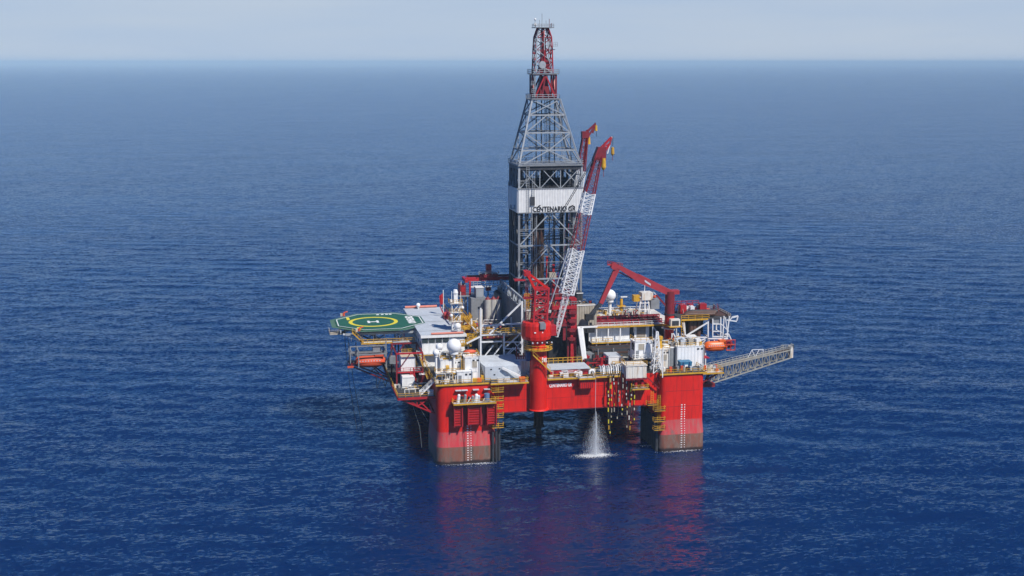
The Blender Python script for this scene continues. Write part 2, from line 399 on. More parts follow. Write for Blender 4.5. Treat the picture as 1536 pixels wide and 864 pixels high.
text('CENTENARIO GR', S(824, 577, 2).x, S(858, 577, 2).x, 19.2, 1.05, 1.99, markw, hull, 'lettering', .04)
# left sponson at a lower level with its braces
b = MB(); b.prism([(-9.9, 3), (0, 3), (0, 44), (-9.9, 44)], 17.85, 18.2); b.build('side_platform', blackdeck, hull)
b = MB(); b.box(-10, 0, 2.8, 2.99, 17.5, 18.15); b.box(-10.1, -9.92, 2.8, 44, 17.5, 18.15); b.build('platform_beam', red2, hull)
MB().rail([(0, 2.9, 18.2), (-9.95, 2.9, 18.2), (-9.95, 44, 18.2)]).build('railing', yellow, hull)
for y in (3.6, 16, 30, 43):
    for p, q in (((-9.5, y, 17.7), (-.1, y, 13.2)), ((-4.8, y, 17.7), (-4.8, y, 15.4)), ((-4.8, y, 15.4), (-1.2, y, 17.7)), ((-7.6, y, 17.7), (-4.8, y, 15.6)), ((-1.5, y, 14), (-4.8, y, 17.6))):
        bar(p, q, .32, red2, hull)
for y in (5, 12, 22, 33): bar((-9.9, y, 17.6), (-.1, y+9, 17.6), .25, red2, hull)
bar((-.1, 3.6, 13.3), (-.1, 44, 13.3), .35, red2, hull)
# machinery platform on the left column and the louvred housings below it
b = MB(); b.box(4.1, 15.4, -2.7, -.01, 16.9, 17.1); b.build('machinery_platform', lgrey, hull)
b = MB(); b.box(4, 15.5, -2.82, -2.71, 16.8, 17.2); b.box(3.95, 4.09, -2.7, 0, 16.8, 17.2); b.box(15.41, 15.55, -2.7, 0, 16.8, 17.2); b.build('platform_edge', yellow, hull)
MB().rail([(4.1, 0, 17.1), (4.1, -2.7, 17.1), (15.4, -2.7, 17.1), (15.4, 0, 17.1)], step=1.6).build('railing', yellow, hull)
for x0, x1, z0 in ((4.3, 6.6, 10.6), (8.0, 11.6, 10.8), (13.2, 15.8, 10.7)):
    b = MB(); b.box(x0, x1, -1.5, -.01, z0, 16.75)
    b.build('fairlead_housing', red, hull)
    h = MB(); n = 8
    for i in range(n): zz = z0+.3+i*(16.3-z0)/n; h.box(x0+.15, x1-.15, -1.75, -1.51, zz, zz+.28)
    h.box(x1-.25, x1, -2.1, -1.52, z0, 16.75); h.box(x0, x0+.2, -2.0, -1.52, z0, 16.75)
    h.build('louvre', red2, hull, kind='stuff')
for x0, x1 in ((6.75, 7.9), (11.75, 13.1)): MB().box(x0, x1, -.35, -.005, 10.4, 16.7).build('dark_infill', dred, hull)  # darker red blocks filling the gaps between the housings
MB().cyl((7.3, -.75, 17), (7.3, -.75, -2), .07, 6).build('mooring_chain', black, hull)
for x in (4.9, 6.6, 9.6, 12.6): MB().box(x, x+1.6, -1.0, -.01, 20.2, 20.35).build('lamp_bracket', lgrey, hull)
# fender pipes on the column corners
b = []
for x, y, t in ((14.9, -.7, 8.4), (15.9, -.35, 8.6), (16.8, .4, 8.8), (17.1, 1.6, 9.0), (17.15, 3.1, 8.7)):
    MB().cyl((x, y, -2), (x, y, t), .33, 8).build('fender_pipe', dsteel, hull, smooth=True)
for i in range(9):
    MB().cyl((61.25, 1.0+i*1.7, -2), (61.25, 1.0+i*1.7, 8.6+.5*((i*7) % 3)), .45, 8).build('fender_pipe', dsteel, hull, smooth=True)
# draft marks
for x0, zt in ((8.0, 10.6), (67.8, 13.2)):
    b = MB(); z = .9
    while z < zt:
        yy = -.47 if z < 4.7 else (-.44+(z-4.9)*.44/3.8 if z < 8.7 else -.03)
        if z < 8.7: yy -= .02
        for dx, w in ((0, .42), (.95, .24)): b.box(x0+dx, x0+dx+w, yy, yy+.1, z, z+(.17 if z < 8.7 else .3))
        z += .66
    b.build('draft_mark', markw, hull, kind='stuff')
# yellow stair tower by the left column
def tower(x, y, zs, ang=1):
    b = MB(); n = 0
    for z0, z1 in zip(zs, zs[1:]):
        b.ladder((x, y, z0), (x, y, z1), .7); b.box(x-1.3, x+1.9, y-1.2, y-1.08, z0-.14, z0+.02); b.box(x-1.3, x-1.2, y-1.08, y+.2, z0-.14, z0+.02)
        MB().box(x-1.2, x+1.85, y-1.07, y+.2, z0-.1, z0).build('grating', dsteel, hull)
        n += 1
    b.build('ladder', yellow, hull)
    for z0 in zs[:-1]: MB().rail([(x-1.3, y+.2, z0), (x-1.3, y-1.2, z0), (x+1.9, y-1.2, z0), (x+1.9, y+.2, z0)], step=1.4, t=.1).build('railing', yellow, hull)
tower(15.9, -.3, (9.8, 12.6, 15.0, 17.2, 19.6, 22))
tower(59.4, .9, (13.4, 17.0)); tower(61.0, -.4, (6.6, 9.0, 12.0, 16.2))
MB().box(53.7, 58.4, -.5, 1.96, 18.0, 18.15).build('pump_platform', grey, hull); MB().box(53.6, 58.5, -.62, -.51, 17.9, 18.25).build('platform_edge', yellow, hull)
MB().rail([(53.7, 1.9, 18.15), (53.7, -.5, 18.15), (58.4, -.5, 18.15), (58.4, 1.9, 18.15)], step=1.4).build('railing', yellow, hull)
for p, q in (((61.8, 1.0, 17.6), (57.9, .8, 21.2)), ((61.8, 1.2, 19), (61.2, 1.2, 21.6))): bar(p, q, .28, dred, hull)
for x in (54.9, 56.7):
    MB().cyl((x, .6, 18.25), (x, .6, 18.7), .42, 12).build('pump_base', white, hull, smooth=True); MB().cyl((x, .6, 18.7), (x, .6, 20.1), .5, 12).ball((x, .6, 20.1), .5, 12, 6).build('pump', red2, hull, smooth=True)
b = MB(); b.box(39.1, 43.0, .35, 1.99, 18.9, 21.55); b.build('louvre_box', red, hull)
MB().corr(39.1, 43.0, .35, 18.9, 21.5, .55, .15).build('louvre', red2, hull, kind='stuff')
# pipes and hose loops slung below the deck box
for x in (22, 27.5, 31.5):
    pts = [V((x+4.5*t, 12, 13-3.0*math.sin(math.pi*t))) for t in [i/10 for i in range(11)]]
    MB().path(pts, .18, 6).build('hose_loop', black, hull)
b = MB()
for x in (20, 26, 33, 39, 50): b.box(x, x+1.2, 8, 10, 12, 13.15)
b.build('underdeck_pipework', dred, hull, kind='stuff')
riser = thing('riser', 'dark drilling riser hanging under the middle of the platform into the sea', 'riser', (33, 24, 0))
MB().cyl((33, 24, 13.2), (33, 24, 5), .5, 10).build('pipe', dsteel, riser, smooth=True)
b = MB()
for k in range(6): a = k*math.pi/3; b.cyl((33+1.1*math.cos(a), 24+1.1*math.sin(a), 7.2), (33+1.1*math.cos(a), 24+1.1*math.sin(a), 2.2), .33, 6)
b.cyl((33, 24, 7.4), (33, 24, 7.0), 1.7, 12); b.cyl((33, 24, 2.4), (33, 24, 2.0), 1.7, 12); b.cyl((33, 24, 5), (33, 24, -3), .8, 10); b.build('joint', brown, riser)

# ---- spring chains and hoses with yellow floats hung over the front edge
rnd = random.Random(5)
px_s = [913, 916.5, 920, 928, 932.5, 941, 945, 951]
for i, px in enumerate(px_s):
    x = S(px, 590, .6).x; y = .5+.5*(i % 2); zb = [6.4, 4.9, 11.9, 10.2, 11.2, 7.6, 5.4, 8][i]
    h = thing('float_hose', ['hose with small yellow floats hung beside the bare red hull, leftmost of its row', 'long float hose reaching down near the water, second from the left', 'short float hose that ends level with the hull bottom, third in the row', 'fourth hanging hose of yellow floats counted from the left', 'hanging hose of orange and yellow floats, fifth from the left', 'third hanging float hose counted from the stair tower', 'long float hose with a big pale float at its low end', 'rightmost hanging float hose, next to the yellow pump platform'][i], 'hose', (x, y, 22), 'float hoses hung over the hull front')
    pts = [V((x+.12*math.sin(k*1.7+i), y, 22.4-k*(22.4-zb)/8)) for k in range(9)]
    MB().path(pts, .15, 6).build('hose', black, h)
    z = 21.3
    while z > zb:
        L = rnd.choice((.5, .6, 1.1, .5)); 
        if rnd.random() < .8:
            xx = x+rnd.uniform(-.3, .3); MB().cyl((xx, y-.3, z), (xx, y-.3, z-L), .16, 6).build('float', rnd.choice((yellow, marky, tan, stained)), h)
        z -= L+rnd.uniform(.45, 1.1)
# ---- cooling water outfall
pipe = thing('outfall_pipe', 'white gooseneck discharge pipe running down the red hull above the spray', 'pipe', (43.4, 1, 22))
MB().path([V((43.4, 1.6, 22)), V((43.4, 1.6, 22.9)), V((43.1, 1.4, 23.5)), V((42.5, 1.2, 23.7)), V((42.0, 1.1, 23.4)), V((41.9, 1.1, 22.7))], .3, 10).build('gooseneck', white, pipe, smooth=True)
MB().cyl((43.5, .25, 22.2), (43.5, .25, 12.4), .055, 6).build('hose', lgrey, pipe)
rg = random.Random(11); b = MB()
for i in range(6500):
    t = rg.random()**.55; z = 12.3*(1-t)+.1; r = (.15+3.1*t**.62)*min(1.35, abs(rg.gauss(0, .62))); a = rg.random()*6.283
    x = 43.5+r*math.cos(a); y = -.2+r*math.sin(a)*.8; s = rg.uniform(.005, .015); L = rg.uniform(.15, .8)*(.4+t)
    dx = (x-43.5)*.06; b.add([(x-s, y, z), (x+s, y, z), (x, y+s, z), (x+dx, y, z-L), (x-dx*.5, y, z+L*.5)], [(0,1,3),(1,2,3),(2,0,3),(1,0,4),(2,1,4),(0,2,4)])
spray = b.build('water_spray', mist, None, kind='stuff'); setp(spray, 'cone of white water spray falling from the hull to the sea', 'spray')
MB().path([V((43.5, -.2, 12.4)), V((43.7, -.3, 8)), V((43.6, -.2, 4)), V((43.8, -.2, 0))], .12, 6).build('water_jet', lgrey, pipe)
b = MB()
for i in range(2600):
    a = rg.random()*6.283; r = abs(rg.gauss(0, .55)); x = 43.6+r*5.6*math.cos(a)-.6; y = -.4+r*2.2*math.sin(a); s = rg.uniform(.04, .22)*(1.25-min(1, r*.6)); z = .12+rg.uniform(0, .12)*max(0, 1-r)
    b.add([(x-s, y-s*.4, z), (x+s, y-s*.5, z), (x+s*.8, y+s*.5, z), (x-s*.7, y+s*.4, z), (x, y, z+s*.2)], [(0,1,4),(1,2,4),(2,3,4),(3,0,4),(3,2,1,0)])
for cx, n, sx, c_y in ((8, 160, 7, -1.0), (68, 200, 6, -.9), (12, 120, 3, -1.1), (59.5, 90, 2.5, 6)):
    for i in range(n):
        x = cx+rg.gauss(0, sx*.5); y = c_y-abs(rg.gauss(0, .8)); s = rg.uniform(.03, .13)
        b.add([(x-s, y-s*.4, .2), (x+s, y-s*.5, .2), (x+s*.8, y+s*.5, .2), (x-s*.7, y+s*.4, .2), (x, y, .2+s*.5)], [(0,1,4),(1,2,4),(2,3,4),(3,0,4),(3,2,1,0)])
setp(b.build('foam', foamw, None, kind='stuff'), 'white foam on the sea around the spray and the columns', 'foam')

# ================================================================== derrick
DX0, DX1, DY0, DY1 = 28.0, 48.1, 33.0, 46.0
der = thing('derrick', 'tall steel lattice drilling derrick with a white cladding band and red top', 'derrick', (38, 39.5, 22))
sub = thing('drill_floor', 'raised drill floor block coloured dark as shade, standing under the derrick', 'drill floor', (38, 38, 22))
b = MB(); b.box(27.4, 50, 27.5, 50, 22.01, 34.2); b.build('substructure', navy, sub)  # solid block; the shade of the cavity is in its colour
b = MB(); b.box(27, 50.5, 27, 50.5, 34.21, 34.6); b.build('floor', dsteel, sub)
MB().rail([(27, 27, 34.6), (50.5, 27, 34.6), (50.5, 50.5, 34.6)]).build('railing', grey, sub)
MB().corr(27.6, 49.8, 27.5, 22.1, 34, .9, .2).build('stiffener', dsteel, sub, kind='stuff')
for x in (29.4, 34.3, 43.6, 48.4):
    MB().box(x, x+.8, 26.4, 27.2, 22.02, 38).build('post', dred if x > 40 else grey, sub)
def face_pts(z):                                          # derrick corners at height z
    if z <= 76.5: return DX0, DX1, DY0, DY1
    t = (z-76.5)/(95.4-76.5); cx = 37.8-.5*t; cy = 39.5-.2*t; hx = 9.9+(4.5-9.9)*t; hy = 6.5+(3.4-6.5)*t
    return cx-hx, cx+hx, cy-hy, cy+hy
def ring(z): x0, x1, y0, y1 = face_pts(z); return [V((x0, y0, z)), V((x1, y0, z)), V((x1, y1, z)), V((x0, y1, z))]
lv = [34.6, 43.8, 53.6, 63.2, 70.0, 76.5, 81.0, 86.0, 91.0, 95.4]
for k, (a, c) in enumerate(zip(lv, lv[1:])):
    A, B = ring(a), ring(c)
    mleg = grey if k > 3 else dsteel
    for i in range(4): bar(A[i], B[i], .62 if k < 5 else .5, (steel if k > 3 else grey) if i in (0, 1) else mleg, der, 'leg')
    for i in range(4):
        j = (i+1) % 4; w = .3 if k < 5 else .27
        bar(B[i], B[j], .38, steel if i == 0 else grey, der, 'girt')
        mm = steel if (i == 0) else (grey if k > 3 else dsteel)
        if k in (3,): continue
        if k in (0, 1, 2):
            m_ = (B[i]+B[j])/2; bar(A[i], m_, w, mm, der); bar(A[j], m_, w, mm, der)
            if i in (0, 2) and k < 3:
                for f in (.28, .72):
                    p = A[i].lerp(A[j], f); q = B[i].lerp(B[j], f); bar(p, q, .24, grey, der, 'upright')
                bar((A[i]+B[i])/2, (A[j]+B[j])/2, .16, grey, der, 'girt')
        elif k == 4:
            for f0, f1 in ((0, .33), (.33, .66), (.66, 1)):
                P = [A[i].lerp(A[j], f0), A[i].lerp(A[j], f1), B[i].lerp(B[j], f0), B[i].lerp(B[j], f1)]
                bar(P[0], P[3], .2, mm, der); bar(P[1], P[2], .2, mm, der); bar(P[0], P[2], .22, mm, der, 'upright')
        elif k in (5, 7): bar(A[i], (B[i]+B[j])/2, w, mm, der); bar(A[j], (B[i]+B[j])/2, w, mm, der)
        elif k in (6,): bar(B[i], (A[i]+A[j])/2, w, mm, der); bar(B[j], (A[i]+A[j])/2, w, mm, der)
        else: bar(A[i], B[j], w, mm, der); bar(A[j], B[i], w, mm, der)
# dense secondary steel on the left side and inside: ducts, guide rails, ladders
for x, y, w, m_ in ((28.3, 38, .8, dsteel), (28.5, 42.5, .9, dsteel), (33.2, 44.5, .9, dsteel), (44.6, 44, 1.0, dsteel), (47.6, 41.5, .9, dsteel), (28.6, 40, .9, dsteel), (29.5, 36, .7, dsteel), (28.4, 44.5, 1.0, dsteel), (30.7, 35, .5, grey), (47.2, 38, .8, grey), (46.4, 44, .7, dsteel), (42.5, 45.3, .6, dsteel)):
    bar((x, y, 34.6), (x, y, 76), w, m_, der, 'duct')
for x in (35.2, 36.9, 39.6, 41.2): bar((x, 40.4, 34.6), (x+.0, 40.4, 95), .3, dsteel, der, 'guide_rail')
b = MB()
for i in range(9): b.cyl((33.2+.45*i, 36.4+.5*(i % 3), 34.6), (33.2+.45*i, 36.4+.5*(i % 3), 63.5), .17, 6)
b.build('racked_pipe', brown, der, kind='stuff')
MB().box(33.3, 37.4, 38, 39, 34.6, 62).build('pipe_rack_backing', dsteel, der)
b = MB()
rgd = random.Random(4)
for k in range(8):
    z = 38+k*4.9
    if 62 < z < 71: continue
    b.box(28.3, 31.0, 33.6, 45.6, z, z+.15); b.box(45.5, 47.8, 34, 45.5, z+1.5, z+1.65); b.box(31, 45.5, 43, 45.5, z+2, z+2.15)
b.build('inner_walkway', grey, der, kind='stuff')
b = MB()
for z in range(36, 76, 5): b.rail([(28.4, 45.6, z), (28.4, 33.6, z), (31, 33.6, z)], t=.1, step=2); b.rail([(31, 43, z+4.15), (45.5, 43, z+4.15)], t=.1)
b.build('inner_railing', steel, der)
b = MB()
for i in range(46):                                       # service steel criss-crossing the inside
    z = rgd.uniform(36, 60) if i % 3 else rgd.uniform(70, 74); x = rgd.uniform(29, 44); y = rgd.uniform(36, 45)
    b.beam((x, y, z), (x+rgd.uniform(1, 5), y, z+rgd.choice((0, 0, 3, -3))), .16)
    b.beam((x, y, z), (x, y, z+rgd.uniform(2, 6)), .18)
for i in range(30):
    z = rgd.uniform(77, 93); x0, x1, y0, y1 = face_pts(z); x = rgd.uniform(x0+.5, x1-1.5); y = rgd.uniform(y0+.5, y1-.5)
    b.beam((x, y, z), (min(x1, x+rgd.uniform(1, 4)), y, z+rgd.choice((0, 0, 2))), .15); b.beam((x, y, z), (x, y, z+rgd.uniform(1, 3)), .15)
b.build('service_steel', grey, der, kind='stuff')
b = MB()
for x in (31.8, 33.2): b.ladder((x, 33.3, 34.6), (x, 33.3, 62.8), .6)
b.ladder((45.6, 33.4, 42), (45.6, 33.4, 62), .7); b.ladder((44, 39, 77), (40.9, 38.5, 95), .7)
b.build('ladder', steel, der)
for x, z0, z1 in ((38.2, 40, 49.5), (40.3, 38.6, 47), (36.3, 47, 53)): MB().box(x, x+.7, 38.5, 39.4, z0, z1).build('drive_rail', red2, der)
MB().box(37, 40.3, 38.6, 41, 72, 75.4).cyl((38.6, 39.6, 70), (38.6, 39.6, 72), .5, 8).build('travelling_block', dsteel, der)
for x in (38.1, 38.6, 39.1): MB().cyl((x, 39.8, 75), (x-.5, 39.6, 103), .09, 5).build('drill_line', dsteel, der)
MB().box(30, 33.5, 33.6, 36.5, 41.6, 43.3).build('control_cabin', grey, der); MB().box(38, 40.2, 33.4, 35, 44, 45.3).build('winch', tan, der)
# platforms and girder belt at the bend, small baskets on the outside
b = MB(); b.box(27.5, 48.5, 32.3, 46.6, 76.6, 76.95); b.build('belt_platform', grey, der)
MB().rail([(27.5, 32.3, 76.95), (48.5, 32.3, 76.95), (48.5, 46.6, 76.95), (27.5, 46.6, 76.95)], close=True, t=.11).build('railing', steel, der)
b = MB(); b.box(27.9, 48.2, 32.7, 32.95, 75.5, 76.55); b.box(27.7, 27.95, 33, 46, 75.5, 76.55); b.box(28, 48, 45, 45.5, 69.9, 71.6); b.build('belt_girder', dsteel, der)
b = MB(); b.box(32, 46, 36, 43, 70.3, 70.6); b.box(31, 46, 42, 43, 70.6, 72.4); b.build('monkey_board', dsteel, der)
for (x, y, z) in ((26.2, 39, 70.5), (26, 35, 64.2), (31.2, 35.8, 95.6), (41.5, 37.5, 90.0), (43.4, 36.2, 84.3)):
    b = MB(); b.box(x, x+2, y, y+1.8, z, z+.12); b.rail([(x, y+1.8, z), (x, y, z), (x+2, y, z), (x+2, y+1.8, z)], t=.12, step=.9); b.build('basket', steel, der)
# white windwall band, one panel after another
def panels(x0, x1, n, z0, z1):
    w = (x1-x0)/n
    for i in range(n):
        pb = MB(); a, c = x0+i*w+.02, x0+(i+1)*w-.02
        pb.box(a, c, 32.4, 32.55, z0, z1); pb.corr(a, c, 32.4, z0, z1, .5, .13); pb.build('cladding_panel', white, der)
panels(27.6, 48.4, 8, 63.3, 70.2)
for i in range(5):
    y0 = 32.6+i*2.75; pb = MB().box(27.45, 27.58, y0, y0+2.7, 63.3, 70.2); pb.corrx(27.45, y0, y0+2.7, 63.3, 70.2, .5, .13); pb.build('cladding_panel', white, der)
    pb = MB().box(48.42, 48.55, y0, y0+2.7, 63.3, 70.2); pb.build('cladding_panel', white, der)
for i in range(4): MB().box(27.6+i*5.2, 32.75+i*5.2, 46.5, 46.65, 63.3, 70.2).build('cladding_panel', white, der)
b = MB(); b.box(27.4, 48.6, 32.2, 32.38, 70.0, 70.35); b.box(27.4, 48.6, 32.22, 32.38, 63.15, 63.4); b.build('band_trim', grey, der)
b = MB(); b.ladder((30.2, 32.05, 63), (30.2, 32.05, 76.5), .8); b.ladder((32.0, 32.05, 66), (32.0, 32.05, 74), .8); b.beam((31.9, 32, 61), (31.9, 32, 69), .15); b.build('outer_ladder', steel, der)
MB().box(31.4, 32.8, 31.9, 32.2, 65.4, 67.9).build('ladder_cage', dsteel, der)
text('CENTENARIO GR', 38+(S(799.5, 315, 32).x-38.2)/.92, 38+(S(864, 315, 32).x-38.2)/.92, S(830, 317.6, 32).z, 1.55, 32.24, dark, der, 'lettering', .025, depth=.03)
for px in (808, 857):                                     # brush-stroke leaf over the two capitals
    p = S(px, 310.5, 32.2); p.x = 38+(p.x-38.2)/.92; w = MB(); w.add([(p.x-.9, 32.22, p.z-.5), (p.x-.3, 32.22, p.z-.3), (p.x+.8, 32.22, p.z+.6), (p.x+.1, 32.22, p.z+.5), (p.x-.9, 32.26, p.z-.5), (p.x-.3, 32.26, p.z-.3), (p.x+.8, 32.26, p.z+.6), (p.x+.1, 32.26, p.z+.5)], [(0,1,2,3),(7,6,5,4),(0,4,5,1),(1,5,6,2),(2,6,7,3),(3,7,4,0)])
    w.build('emblem', dark, der)
# red top section
TX, TY = 37.1, 39.3
b = MB(); b.box(TX-4.6, TX+4.4, TY-3.9, TY+3.9, 95.4, 95.75); b.build('top_platform', grey, der)
MB().rail([(TX-4.6, TY-3.9, 95.75), (TX+4.4, TY-3.9, 95.75), (TX+4.4, TY+3.9, 95.75), (TX-4.6, TY+3.9, 95.75)], close=True, t=.12).build('railing', steel, der)
A = [V((TX-3.4, TY-3, 95.8)), V((TX+3.4, TY-3, 95.8)), V((TX+3.4, TY+3, 95.8)), V((TX-3.4, TY+3, 95.8))]; B = [p+V((0, 0, 6.6)) for p in A]
for i in range(4):
    j = (i+1) % 4; bar(A[i], B[i], .5, dred if i in (1, 2) else grey, der, 'leg'); bar(B[i], B[j], .42, red2 if i == 0 else dred, der, 'girt')
    T = B[i].lerp(B[j], .5); bar(A[i], T, .42, red2, der); bar(A[j], T, .42, red2, der)
    bar(A[i], A[j], .45, dred, der, 'girt'); bar(A[i].lerp(A[j], .33), T, .5, dred, der)
MB().prism([(TX-2.4, TY-1.2), (TX+2.4, TY-1.2), (TX+2.4, TY+1.2), (TX-2.4, TY+1.2)], 96, 102, [(TX-.8, TY-1), (TX+.8, TY-1), (TX+.8, TY+1), (TX-.8, TY+1)]).build('crown_support', dred, der)
b = MB(); b.box(TX-4.2, TX+4.2, TY-3.6, TY+3.6, 102.5, 102.8); b.box(TX-5, TX-3, TY-3, TY-1, 102.5, 102.8); b.build('crown_platform', grey, der)
MB().rail([(TX-4.2, TY-3.6, 102.8), (TX+4.2, TY-3.6, 102.8), (TX+4.2, TY+3.6, 102.8), (TX-4.2, TY+3.6, 102.8)], close=True, t=.12).build('railing', steel, der)
for k, (z0, z1, h0, h1) in enumerate(((102.8, 106, 2.7, 2.6), (106, 109.4, 2.6, 2.5), (109.4, 112.9, 2.5, 2.3), (112.9, 115.7, 2.3, 1.4))):
    A = [V((TX-.2-h0, TY-h0, z0)), V((TX-.2+h0, TY-h0, z0)), V((TX-.2+h0, TY+h0, z0)), V((TX-.2-h0, TY+h0, z0))]
    B = [V((TX-.2-h1, TY-h1, z1)), V((TX-.2+h1, TY-h1, z1)), V((TX-.2+h1, TY+h1, z1)), V((TX-.2-h1, TY+h1, z1))]
    for i in range(4):
        j = (i+1) % 4; bar(A[i], B[i], .33, red2 if i % 2 else steel, der, 'leg'); bar(B[i], B[j], .22, dred, der, 'girt')
        bar(A[i], B[j], .2, dred, der); bar(A[j], B[i], .2, steel if i == 0 else red2, der); bar((A[i]+A[j])/2, (B[i]+B[j])/2, .24, red2 if k % 2 else steel, der, 'upright')
MB().beam((TX-.6, TY-1, 102.8), (TX-.3, TY-1, 115.6), .7).beam((TX+1, TY, 102.8), (TX+.5, TY, 113), .5).build('crown_mast', dred, der)
MB().prism([(TX-2, TY-2.4), (TX+2.0, TY-2.4), (TX+2, TY), (TX-2, TY)], 103, 109, [(TX-.5, TY-2.4), (TX+.2, TY-2.4), (TX+.2, TY), (TX-.5, TY)]).build('sheave_frame', dred, der)
b = MB(); b.cyl((TX-.9, TY-2.9, 105.2), (TX-.9, TY-2.5, 105.2), 1.1, 14); b.box(TX-3.6, TX-2.6, TY-2, TY-1, 109, 109.2); b.box(TX+2.2, TX+3.4, TY-2, TY-1, 109.4, 109.6); b.build('sheave', steel, der)
b = MB(); b.box(TX-3.2, TX+2.9, TY-2.3, TY+2.3, 115.6, 115.8); b.build('antenna_platform', grey, der)
MB().rail([(TX-3, TY-2.2, 115.8), (TX+2.8, TY-2.2, 115.8), (TX+2.8, TY+2.2, 115.8), (TX-3, TY+2.2, 115.8)], close=True, t=.1, h=.9).build('railing', steel, der)
for dx, h in ((-2.6, 2.2), (-1.2, 2.1), (-.4, 3.9), (.9, 1.9), (1.9, 2.4), (2.6, 1.2)): MB().cyl((TX+dx, TY, 115.8), (TX+dx, TY, 115.8+h), .09, 5).build('antenna', steel if dx < 1 else dred, der)
MB().ball((TX-2.6, TY, 118), .35, 8, 5).box(TX-2.9, TX-2.2, TY-.2, TY+.2, 116.4, 117).build('beacon', white, der)
for dx, z in ((-3.9, 99.5), (-3.7, 97.4), (3.2, 110.4), (-3.6, 107)): b = MB(); b.box(TX+dx-.7, TX+dx+.5, TY-3.4, TY-2.4, z, z+.12); b.rail([(TX+dx-.7, TY-3.4, z), (TX+dx+.5, TY-3.4, z)], t=.1, step=.6); b.build('basket', steel, der)

der.location.x = 38.2; der.scale.x = .92            # the derrick is a little narrower than its drill floor bay

# ================================================================== helideck and accommodation
HX, HY, HZ = -11.4, 43.5, 31.0
hd = thing('helideck', 'green octagonal helideck with yellow landing ring and white letter H on steel supports', 'helideck', (HX, HY, HZ))
def octo(ap, cx=HX, cy=HY):
    k = ap*math.tan(math.pi/8); e = cx-12.2; f = cx+13.6*ap/12     # slightly longer towards the accommodation roof
    return [(cx-k, cy-ap), (cx+k+1.2, cy-ap), (f, cy-k), (f, cy+k), (cx+k+1.2, cy+ap), (cx-k, cy+ap), (cx-ap, cy+k), (cx-ap, cy-k)]
def ringmesh(outer, inner, z, h=.02):
    n = len(outer); b = MB()
    b.v = [(x, y, z) for x, y in outer]+[(x, y, z) for x, y in inner]+[(x, y, z+h) for x, y in outer]+[(x, y, z+h) for x, y in inner]
    for i in range(n):
        j = (i+1) % n; b.f += [(2*n+i, 2*n+j, 3*n+j, 3*n+i), (i, n+i, n+j, j), (i, j, 2*n+j, 2*n+i), (n+i, 3*n+i, 3*n+j, n+j)]
    return b
MB().prism(octo(12.0), HZ-.5, HZ).build('deck_plate', green, hd)
ringmesh(octo(13.4), octo(12.05), HZ-.25, .06).build('safety_net', palegreen, hd)
ringmesh(octo(11.6), octo(11.35), HZ+.004).build('perimeter_line', markw, hd)
circ = lambda r, cx=-12.5, cy=43.0: [(cx+r*math.cos(2*math.pi*i/40), cy+r*math.sin(2*math.pi*i/40)) for i in range(40)]
ringmesh(circ(7.2), circ(6.1), HZ+.008).build('landing_ring', marky, hd)
b = MB()
for x0, x1, y0, y1 in ((-14.2, -13.5, 41.4, 44.6), (-11.6, -10.9, 41.4, 44.6), (-13.51, -11.59, 42.6, 43.4)): b.box(x0, x1, y0, y1, HZ+.01, HZ+.03)
b.build('letter_h', markw, hd)
b = MB(); b.box(-19.9, -19.0, 46.9, 50.9, HZ+.012, HZ+.03); b.build('approach_line', marky, hd)
b = MB(); b.box(-17.9, -16.9, 31.9, 35.9, HZ+.012, HZ+.03); b.build('approach_line', marky, hd)
text('CENTENARIO', 0, 1, 0, 1, 0, markw, hd, 'lettering', .05, vert=lambda a, b_, c: V((-2.6+2.3*b_, 49.5-11.0*a, HZ+.014+c*.01)))
b = MB()
for i, x in enumerate((-10.6, -9.2, -7.9, -6.8)): b.box(x, x+.8, 53.0, 54.2, HZ+.01, HZ+.03)
b.build('deck_marking', markw, hd, kind='stuff')
for x in (-22.6, -17, -11.4, -5.8): bar((x, HY-9, HZ-.9), (x, HY+9, HZ-.9), .4, steel, hd, 'beam', .7)
for y in (33, 39, 46, 53): bar((HX-10, y, HZ-1.4), (HX+11, y, HZ-1.4), .4, steel, hd, 'beam', .6)
for y in (33.5, 45, 54):
    bar((-22, y, HZ-1.3), (-9.5, y, 23.5), .45, wsteel if y < 40 else grey, hd); bar((-13, y, HZ-1.3), (-9.5, y, 18.3), .4, grey, hd, 'post'); bar((-5, y, HZ-1.3), (-5, y, 18.3), .4, grey, hd, 'post')
    bar((-16.5, y, 27.6), (-5, y, 27.6), .3, grey, hd, 'beam'); bar((-13, y, 24), (-5, y, 29.4), .25, steel, hd)
for x in (-19.8, -16.6, -13.4, -10.2, -7.0): bar((x, 33, HZ-1.3), (x, 33, 27.5), .22, steel, hd, 'post')
MB().box(-17.2, -8.2, 30.8, 33.6, 27.1, 27.3).build('access_platform', stained, hd); MB().box(-17.2, -8.2, 30.6, 30.79, 27.0, 27.35).build('platform_edge', yellow, hd); MB().rail([(-17.2, 33, 27.3), (-17.2, 30.6, 27.3), (-8.2, 30.6, 27.3), (-2, 30.6, 27.3)], t=.12).build('railing', yellow, hd)
MB().box(-8, -1.2, 30.4, 33.6, 26.8, 27.0).build('access_platform', lgrey, hd)
MB().stair((-19.5, 31, 30.4), (-16.5, 31, 27.4), 1.2).build('stair', yellow, hd)
MB().box(-25.6, -21, 36, 40, 29.0, 29.3).rail([(-25.6, 40, 29.3), (-25.6, 36, 29.3), (-21, 36, 29.3)]).build('edge_gantry', tan, hd, kind='stuff')
